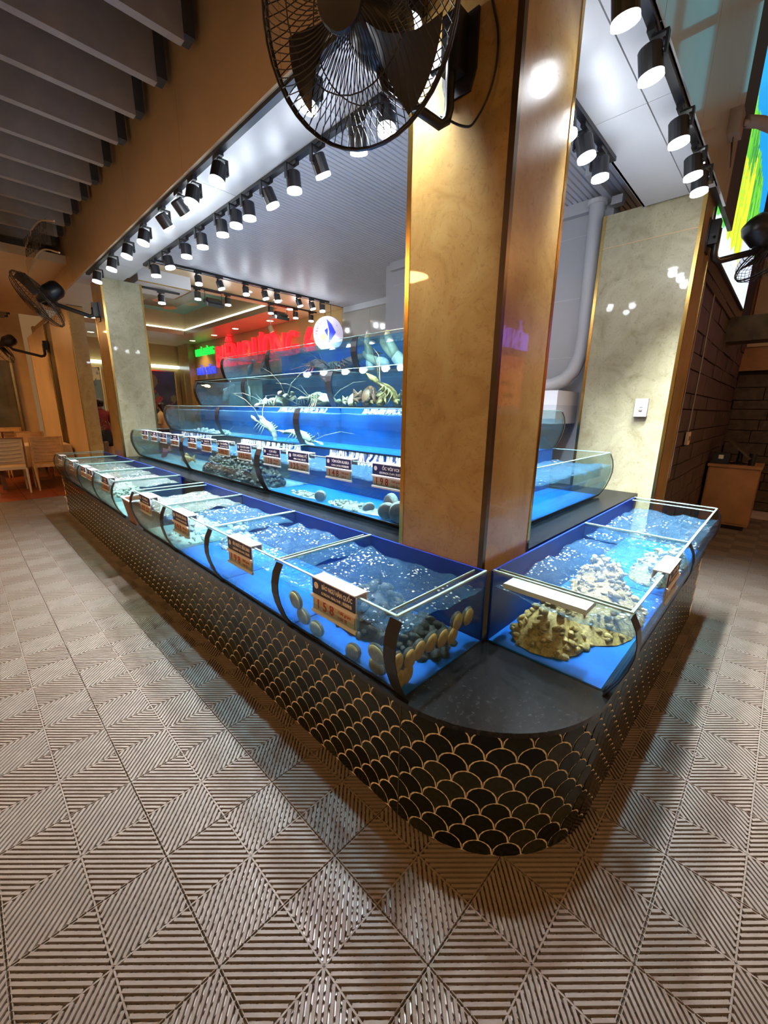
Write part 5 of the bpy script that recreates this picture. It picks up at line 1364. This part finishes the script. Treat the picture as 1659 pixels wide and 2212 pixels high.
def table(x, y, w, d, label):
    t = thing('dining_table', label, 'table', (x, y, 0), 0, 'dining tables')
    mb = MB(); mb.box(x-w/2+0.03, y-d/2+0.03, 0.715, x+w/2-0.03, y+d/2-0.03, 0.74); mb.build('table_top', M['wood'], t)
    for sx in (-1, 1):
        for sy in (-1, 1):
            mb = MB(); mb.box(x+sx*(w/2-0.08)-0.03, y+sy*(d/2-0.08)-0.03, 0, x+sx*(w/2-0.08)+0.03, y+sy*(d/2-0.08)+0.03, 0.715); mb.build('leg', M['chairdark'], t)
    c = MB(); n = 48; rings = []
    for (zz, o, fl) in ((0.745, -0.02, 0), (0.745, 0.0, 0), (0.735, 0.006, 0), (0.55, 0.014, 0.010), (0.38, 0.022, 0.020)):
        R = []
        for k in range(n):
            s = k/n*4; i = int(s) % 4; f = s-int(s)
            cs = [(-1, -1), (1, -1), (1, 1), (-1, 1)]
            ax, ay = cs[i]; bx, by = cs[(i+1) % 4]
            px, py = ax+(bx-ax)*f, ay+(by-ay)*f
            wv = fl*math.sin(k*1.7)
            R.append(Vector((x+px*(w/2+o+wv), y+py*(d/2+o+wv), zz)))
        rings.append(R)
    c.loft(rings, caps=False); c.add(rings[0], [tuple(range(n))]); tag(c.build('tablecloth', M['cloth'], None, smooth=False), 'cream cloth over the ' + label, 'tablecloth', 'cream tablecloths')
table(0.90, 10.05, 1.1, 0.9, 'dining table nearest the low tanks')
table(0.88, 12.1, 1.1, 0.9, 'dining table in the middle of the row')
table(0.9, 14.1, 1.1, 0.9, 'dining table farthest down the hall')
table(-0.45, 10.4, 1.0, 0.9, 'dining table at the photo edge')
chair(1.05, 9.45, 0, 'light wooden dining chair, its slatted back nearest the low tanks')
chair(0.52, 9.35, 0, 'light wooden dining chair cut by the photo edge', ('cloth', 'chairdark'))
chair(1.02, 10.75, PI, 'wooden dining chair on the far side of the nearer table', ('chair', 'chair'))
chair(0.85, 11.45, 0, 'dark-framed dining chair behind the nearer table', ('chair', 'chairdark'))
chair(0.85, 12.8, PI, 'wooden dining chair behind the middle table', ('chair', 'chair'))
chair(0.80, 13.45, 0, 'dark-framed dining chair farther back in the row', ('chair', 'chairdark'))
chair(0.40, 11.45, 0, 'dark-framed dining chair by the photo edge in the second row', ('chair', 'chairdark'))
M['glasswhite'] = plain('white_china', (0.75, 0.68, 0.55), 0.15, var=0.05)
for i, (x, y, r, h_, lab) in enumerate(((1.05, 9.85, 0.035, 0.11, 'upturned glass on the nearer table'), (1.14, 9.95, 0.035, 0.11, 'second upturned glass on the nearer table'), (1.10, 10.2, 0.05, 0.05, 'small white bowl on the nearer table'), (0.95, 11.95, 0.05, 0.06, 'small white bowl on the middle table'), (1.08, 12.0, 0.035, 0.10, 'glass on the middle table'))):
    mb = MB(); mb.lathe([(r*0.7, 0), (r, h_*0.5), (r*1.05, h_), (r*0.95, h_), (r*0.6, 0.01)], 12, Matrix.Translation((x, y, 0.746))); tag(mb.build('tableware', M['glasswhite'], None, True), lab, 'tableware')
# potted plant
t = thing('potted_plant', 'dark leafy plant in a ribbed planter beyond the low tanks', 'plant', (2.12, 11.1, 0))
M['leaf'] = plain('dark_leaf', (0.028, 0.034, 0.012), 0.5, var=0.5, vscale=20)
M['pot'] = plain('ribbed_planter', (0.22, 0.15, 0.09), 0.6, var=0.2)
prf = [(0.17, 0.0), (0.22, 0.30), (0.24, 0.62), (0.24, 0.66), (0.20, 0.66), (0.19, 0.6)]
mb = MB()
for k in range(20):
    a0 = 2*PI*k/20
    mb.tube([(2.12+(r+0.004)*math.cos(a0), 11.1+(r+0.004)*math.sin(a0), z) for r, z in prf[:4]], 0.016, 5)
mb.lathe(prf, 20, Matrix.Translation((2.12, 11.1, 0))); mb.build('planter', M['pot'], t)
mb = MB(); random.seed(3)
lf = MB()
for k in range(16):
    a0 = random.uniform(0, 2*PI); rr = random.uniform(0.10, 0.36); hh = random.uniform(0.78, 1.25)
    p0 = Vector((2.12+0.05*math.cos(a0), 11.1+0.05*math.sin(a0), 0.6)); p2 = Vector((2.12+rr*math.cos(a0), 11.1+rr*math.sin(a0), hh)); p1 = (p0+p2)/2+Vector((0, 0, 0.12))
    mb.tube([p0, p1, p2], [0.008, 0.006, 0.003], 5)
    for q in range(14):
        f = 0.3+0.7*q/13
        c = p0*(1-f)**2+p1*2*f*(1-f)+p2*f*f
        d = Vector((random.uniform(-1, 1), random.uniform(-1, 1), random.uniform(-0.3, 0.25))).normalized()
        L = random.uniform(0.07, 0.13); s_ = d.cross(Vector((0, 0, 1))).normalized()*L*0.16
        lf.add([c, c+d*L*0.5+s_, c+d*L-Vector((0, 0, 0.02)), c+d*L*0.5-s_, c+d*L*0.5+Vector((0, 0, 0.006))], [(0, 1, 4), (1, 2, 4), (2, 3, 4), (3, 0, 4)])
mb.build('stem', M['leaf'], t); lo_ = lf.build('foliage', M['leaf'], t); lo_['kind'] = 'stuff'
# glass picture panels on the far wall
def picture(x0, x1, z0, z1, y, label, cols, seed):
    t = thing('wall_picture', label, 'picture', ((x0+x1)/2, y, z0))
    gb = MB(); gb.grid(lambda u, v: (x0+u*(x1-x0), y, z0+v*(z1-z0)), 40, 50); o = gb.build('picture', attr_emit('glossy_print', 0.12), t)  # faint emission put into the picture colours; no lamp behind it
    rr = random.Random(seed); bl = [(rr.uniform(x0, x1), rr.uniform(z0, z1), rr.uniform(0.05, 0.14), rr.choice(cols[1:])) for _ in range(26)]
    ox, oz = (x0+x1)/2, z0
    def fn(c):
        x, z = c.x+ox, c.z+oz
        k = 0.7+0.6*vn(x*5, z*4); out = [q*k for q in cols[0]]
        for (bx, bz, r, col) in bl:
            if (x-bx)**2+((z-bz)*0.7)**2 < r*r and vn(x*18, z*18) > 0.35: out = list(col)
        return out
    paint(o, fn)
    mb = MB()
    for (a0, b0, a1, b1) in ((x0-0.03, z0-0.03, x1+0.03, z0), (x0-0.03, z1, x1+0.03, z1+0.03), (x0-0.03, z0, x0, z1), (x1, z0, x1+0.03, z1)): mb.box(a0, y-0.02, b0, a1, y+0.03, b1)
    mb.box(x0, y+0.004, z0, x1, y+0.03, z1); mb.build('frame', M['gold'], t)
picture(2.05, 2.95, 0.75, 2.45, 13.56, 'grey-green picture panel with pale blossoms beyond the plant', [(0.10, 0.12, 0.085), (0.35, 0.33, 0.22), (0.45, 0.36, 0.18), (0.05, 0.06, 0.05)], 4)
picture(3.85, 4.85, 0.75, 2.45, 13.56, 'dark glossy picture panel beside the corner pilaster', [(0.045, 0.045, 0.06), (0.16, 0.13, 0.06), (0.10, 0.11, 0.08), (0.30, 0.05, 0.04)], 8)
mb = MB(); mb.box(1.75, 13.50, 2.55, 5.0, 13.58, 2.63); struct(mb.build('trim_13', M['cove']), 'pale lit strip high on the far wall', 'trim')
mb = MB(); mb.box(-2.5, 15.50, 0.7, 1.35, 15.58, 2.6); struct(mb.build('window_1', M['mirror']), 'dark reflective glass at the hall end', 'window')
for x in (-0.6, 0.35, 1.30):
    mb = MB(); mb.box(x, 15.44, 0.0, x+0.05, 15.52, 2.8); struct(mb.build('trim_14', M['gold']), 'gold upright in front of the dark glass', 'trim')
mb = MB(); mb.box(2.0, 9.0, 0.0, 2.28, 9.4, 0.30); mb.box(2.02, 9.02, 0.30, 2.26, 9.38, 0.34); tag(mb.build('cool_box', M['blue']), 'blue box on the floor beyond the farthest low tank', 'box')

# ================================================================== people
M['skin'] = plain('skin', (0.50, 0.28, 0.17), 0.55, var=0.08)
M['hair'] = plain('black_hair', (0.012, 0.008, 0.007), 0.4, var=0.3)
M['redtop'] = plain('red_cloth', (0.22, 0.018, 0.016), 0.8, var=0.15)
M['cream'] = plain('cream_cloth_top', (0.60, 0.42, 0.22), 0.8, var=0.12)
M['blackcloth'] = plain('black_cloth', (0.012, 0.011, 0.014), 0.8, var=0.2)
def person(x, y, rz, H, label, top, hair_long, arm):
    t = thing('person', label, 'person', (x, y, 0), rz)
    k = H/1.62
    J = {'pel': (0, 0, .90), 'sp': (0, 0.01, 1.08), 'ch': (0, 0.0, 1.26), 'nk': (0, 0.01, 1.39), 'hd': (0, 0.02, 1.50), 'tp': (0, 0.02, 1.58)}
    R = {'pel': .13, 'sp': .105, 'ch': .12, 'nk': .045, 'hd': .085, 'tp': .06}
    E = [('pel', 'sp'), ('sp', 'ch'), ('ch', 'nk'), ('nk', 'hd'), ('hd', 'tp')]
    for s, n in ((-1, 'l'), (1, 'r')):
        J.update({'sh'+n: (s*.165, 0, 1.31), 'el'+n: (s*.20, -.03, 1.06), 'wr'+n: (s*.17, .16 if arm else .02, 1.08 if arm else .84), 'ha'+n: (s*.12, .24 if arm else .05, 1.11 if arm else .76),
                  'hp'+n: (s*.09, 0, .84), 'kn'+n: (s*.095, .02, .48), 'an'+n: (s*.09, -.01, .09), 'to'+n: (s*.10, .13, .035)})
        R.update({'sh'+n: .055, 'el'+n: .040, 'wr'+n: .028, 'ha'+n: .032, 'hp'+n: .085, 'kn'+n: .055, 'an'+n: .036, 'to'+n: .03})
        E += [('ch', 'sh'+n), ('sh'+n, 'el'+n), ('el'+n, 'wr'+n), ('wr'+n, 'ha'+n), ('pel', 'hp'+n), ('hp'+n, 'kn'+n), ('kn'+n, 'an'+n), ('an'+n, 'to'+n)]
        for q, (dx, dz) in enumerate(((-.02, .012), (-.007, .018), (.007, .016), (.02, .008), (s*-.03, -.004))):
            b = J['ha'+n]; J['f%s%d' % (n, q)] = (b[0]+dx, b[1]+(.065 if arm else .02), b[2]+dz-(0 if arm else .07)); R['f%s%d' % (n, q)] = .008; E.append(('ha'+n, 'f%s%d' % (n, q)))
    names = list(J); me = bpy.data.meshes.new('body')
    me.from_pydata([tuple(c*k for c in J[n]) for n in names], [(names.index(a_), names.index(b_)) for a_, b_ in E], [])
    o = bpy.data.objects.new('body', me); COL.objects.link(o); o.parent = t
    me.materials.append(M['skin'])
    o.modifiers.new('skin', 'SKIN')
    if me.skin_vertices:
        sv = me.skin_vertices[0].data
        for i, n in enumerate(names): sv[i].radius = (R[n]*k, R[n]*k*(0.8 if n in ('pel', 'sp', 'ch') else 1.0)); sv[i].use_root = (n == 'pel')
    o.modifiers.new('sub', 'SUBSURF').levels = 1; o.modifiers['sub'].render_levels = 1
    def ring(cx, cy, z, rx, ry, n=16): return [Vector(((cx+rx*math.cos(2*PI*q/n))*k, (cy+ry*math.sin(2*PI*q/n))*k, z*k)) for q in range(n)]
    mb = MB(); mb.loft([ring(0, 0, .86, .165, .13), ring(0, 0, .98, .155, .12), ring(0, 0, 1.08, .135, .11), ring(0, 0, 1.22, .165, .125), ring(0, 0, 1.32, .185, .10), ring(0, 0.005, 1.375, .10, .075), ring(0, 0.01, 1.40, .058, .055)])
    for s in (-1, 1):
        w_ = Vector((s*.20, -.03, 1.06)); mb.tube([Vector((s*.13, 0, 1.32))*k, Vector((s*.185, -.01, 1.24))*k, w_*k] + ([] if top == 'redtop' else [Vector((s*.175, .12, 1.075))*k]), [.075*k, .068*k, .052*k] + ([] if top == 'redtop' else [.042*k]), 10)
    mb.build('top', M[top], t, world=False, smooth=True)
    mb = MB(); mb.loft([ring(0, 0, .50, .17, .15), ring(0, 0, .70, .185, .155), ring(0, 0, .84, .175, .14), ring(0, 0, .95, .145, .115)]); mb.build('skirt', M['blackcloth'], t, world=False, smooth=True)
    mb = MB()
    hr = [ring(0, -0.005, 1.52, .092, .092), ring(0, 0.0, 1.57, .094, .096), ring(0, 0.0, 1.615, .07, .075), ring(0, 0, 1.63, .03, .03)]
    if hair_long: hr = [ring(0, -0.06, 1.22, .085, .03), ring(0, -0.06, 1.35, .09, .045), ring(0, -0.035, 1.46, .092, .07)] + hr
    else: hr = [ring(0, -0.03, 1.45, .07, .06)] + hr
    mb.loft(hr)
    if not hair_long: ell(mb, Matrix.Translation((0, -0.10*k, 1.55*k)), .05*k, .045*k, .05*k, 10, 6)
    mb.build('hair', M['hair'], t, world=False, smooth=True)
    for s in (-1, 1):
        mb = MB(); ell(mb, Matrix.Translation((s*.03*k, .095*k, 1.51*k)), .010*k, .006*k, .006*k, 8, 5); mb.build('eye', M['blackcloth'], t, world=False)
    mb = MB(); ell(mb, Matrix.Translation((0, .105*k, 1.475*k)), .012*k, .014*k, .018*k, 8, 5); mb.build('nose', M['skin'], t, world=False)
    mb = MB(); ell(mb, Matrix.Translation((0, .095*k, 1.44*k)), .022*k, .006*k, .006*k, 8, 5); mb.build('mouth', M['redtop'], t, world=False)
    for s in (-1, 1):
        mb = MB(); mb.loft([ring(s*.09, .03, 0.0, .045, .11, 12), ring(s*.09, .03, .03, .045, .11, 12), ring(s*.09, -.01, .07, .04, .06, 12)]); mb.build('shoe', M['blackcloth'], t, world=False, smooth=True)
    return t
person(2.48, 11.9, 0.2, 1.60, 'person in a red top and black skirt seen from behind', 'redtop', False, False)
person(3.92, 12.1, 0.9, 1.54, 'person with long dark hair in a cream cardigan and black skirt', 'cream', True, True)

# ================================================================== high teal windows far along the hall, mirrored in the glossy fascia
M['teal'] = emit('dusk_window', (0.14, 0.50, 0.62), 0.75)
mb = MB(); mb.box(8.62, -3.5, 5.6, 8.8, 1.0, 10.5); wh = struct(mb.build('wall_high', M['fasciaR']), 'tall upper hall wall with windows', 'wall')
for (y0, y1) in ((-0.05, 0.35), (-0.95, -0.55), (-1.7, -1.1)):
    for (z0, z1) in ((5.9, 6.9), (7.05, 8.3), (8.45, 9.8)):
        mb = MB(); mb.box(8.60, y0, z0, 8.621, y1, z1); mb.build('window_pane', M['teal'], wh)
# ================================================================== lit poster and letters opposite, mirrored in the column face
M['orangeprint'] = emit('orange_backlit_print', (0.85, 0.20, 0.07), 1.6)
M['violet'] = emit('violet_letter', (0.22, 0.12, 0.95), 4.0)
mb = MB(); mb.box(6.4, -2.75, 0, 8.6, -2.56, 3.5); struct(mb.build('wall_opposite', M['wood']), 'wall across the aisle holding the lit poster', 'wall')
t = thing('poster', 'orange backlit poster across the aisle, mirrored in the near column', 'poster', (7.85, -2.55, 1.4))
mb = MB(); mb.box(7.25, -2.558, 1.55, 8.35, -2.53, 2.5); mb.build('print', M['orangeprint'], t)
mb = MB(); mb.box(7.25, -2.558, 1.38, 8.35, -2.53, 1.55); mb.build('lower_band', M['logo_w'], t)
mb = MB(); mb.box(7.55, -2.53, 1.72, 8.05, -2.526, 1.80); mb.box(7.45, -2.53, 1.95, 7.95, -2.526, 2.02); mb.build('dish_print', M['cloth'], t)
word_t = thing('sign_lettering', 'violet lit letters above the orange poster, mirrored in the near column', 'sign', (7.9, -2.55, 2.55))
text('letters', 'BIỂN DƯƠNG', 0.50, (8.5, -2.545, 2.80), (-1, 0, 0), (0, 0, 1), M['violet'], word_t, align='LEFT', ext=0.02, maxw=1.9)
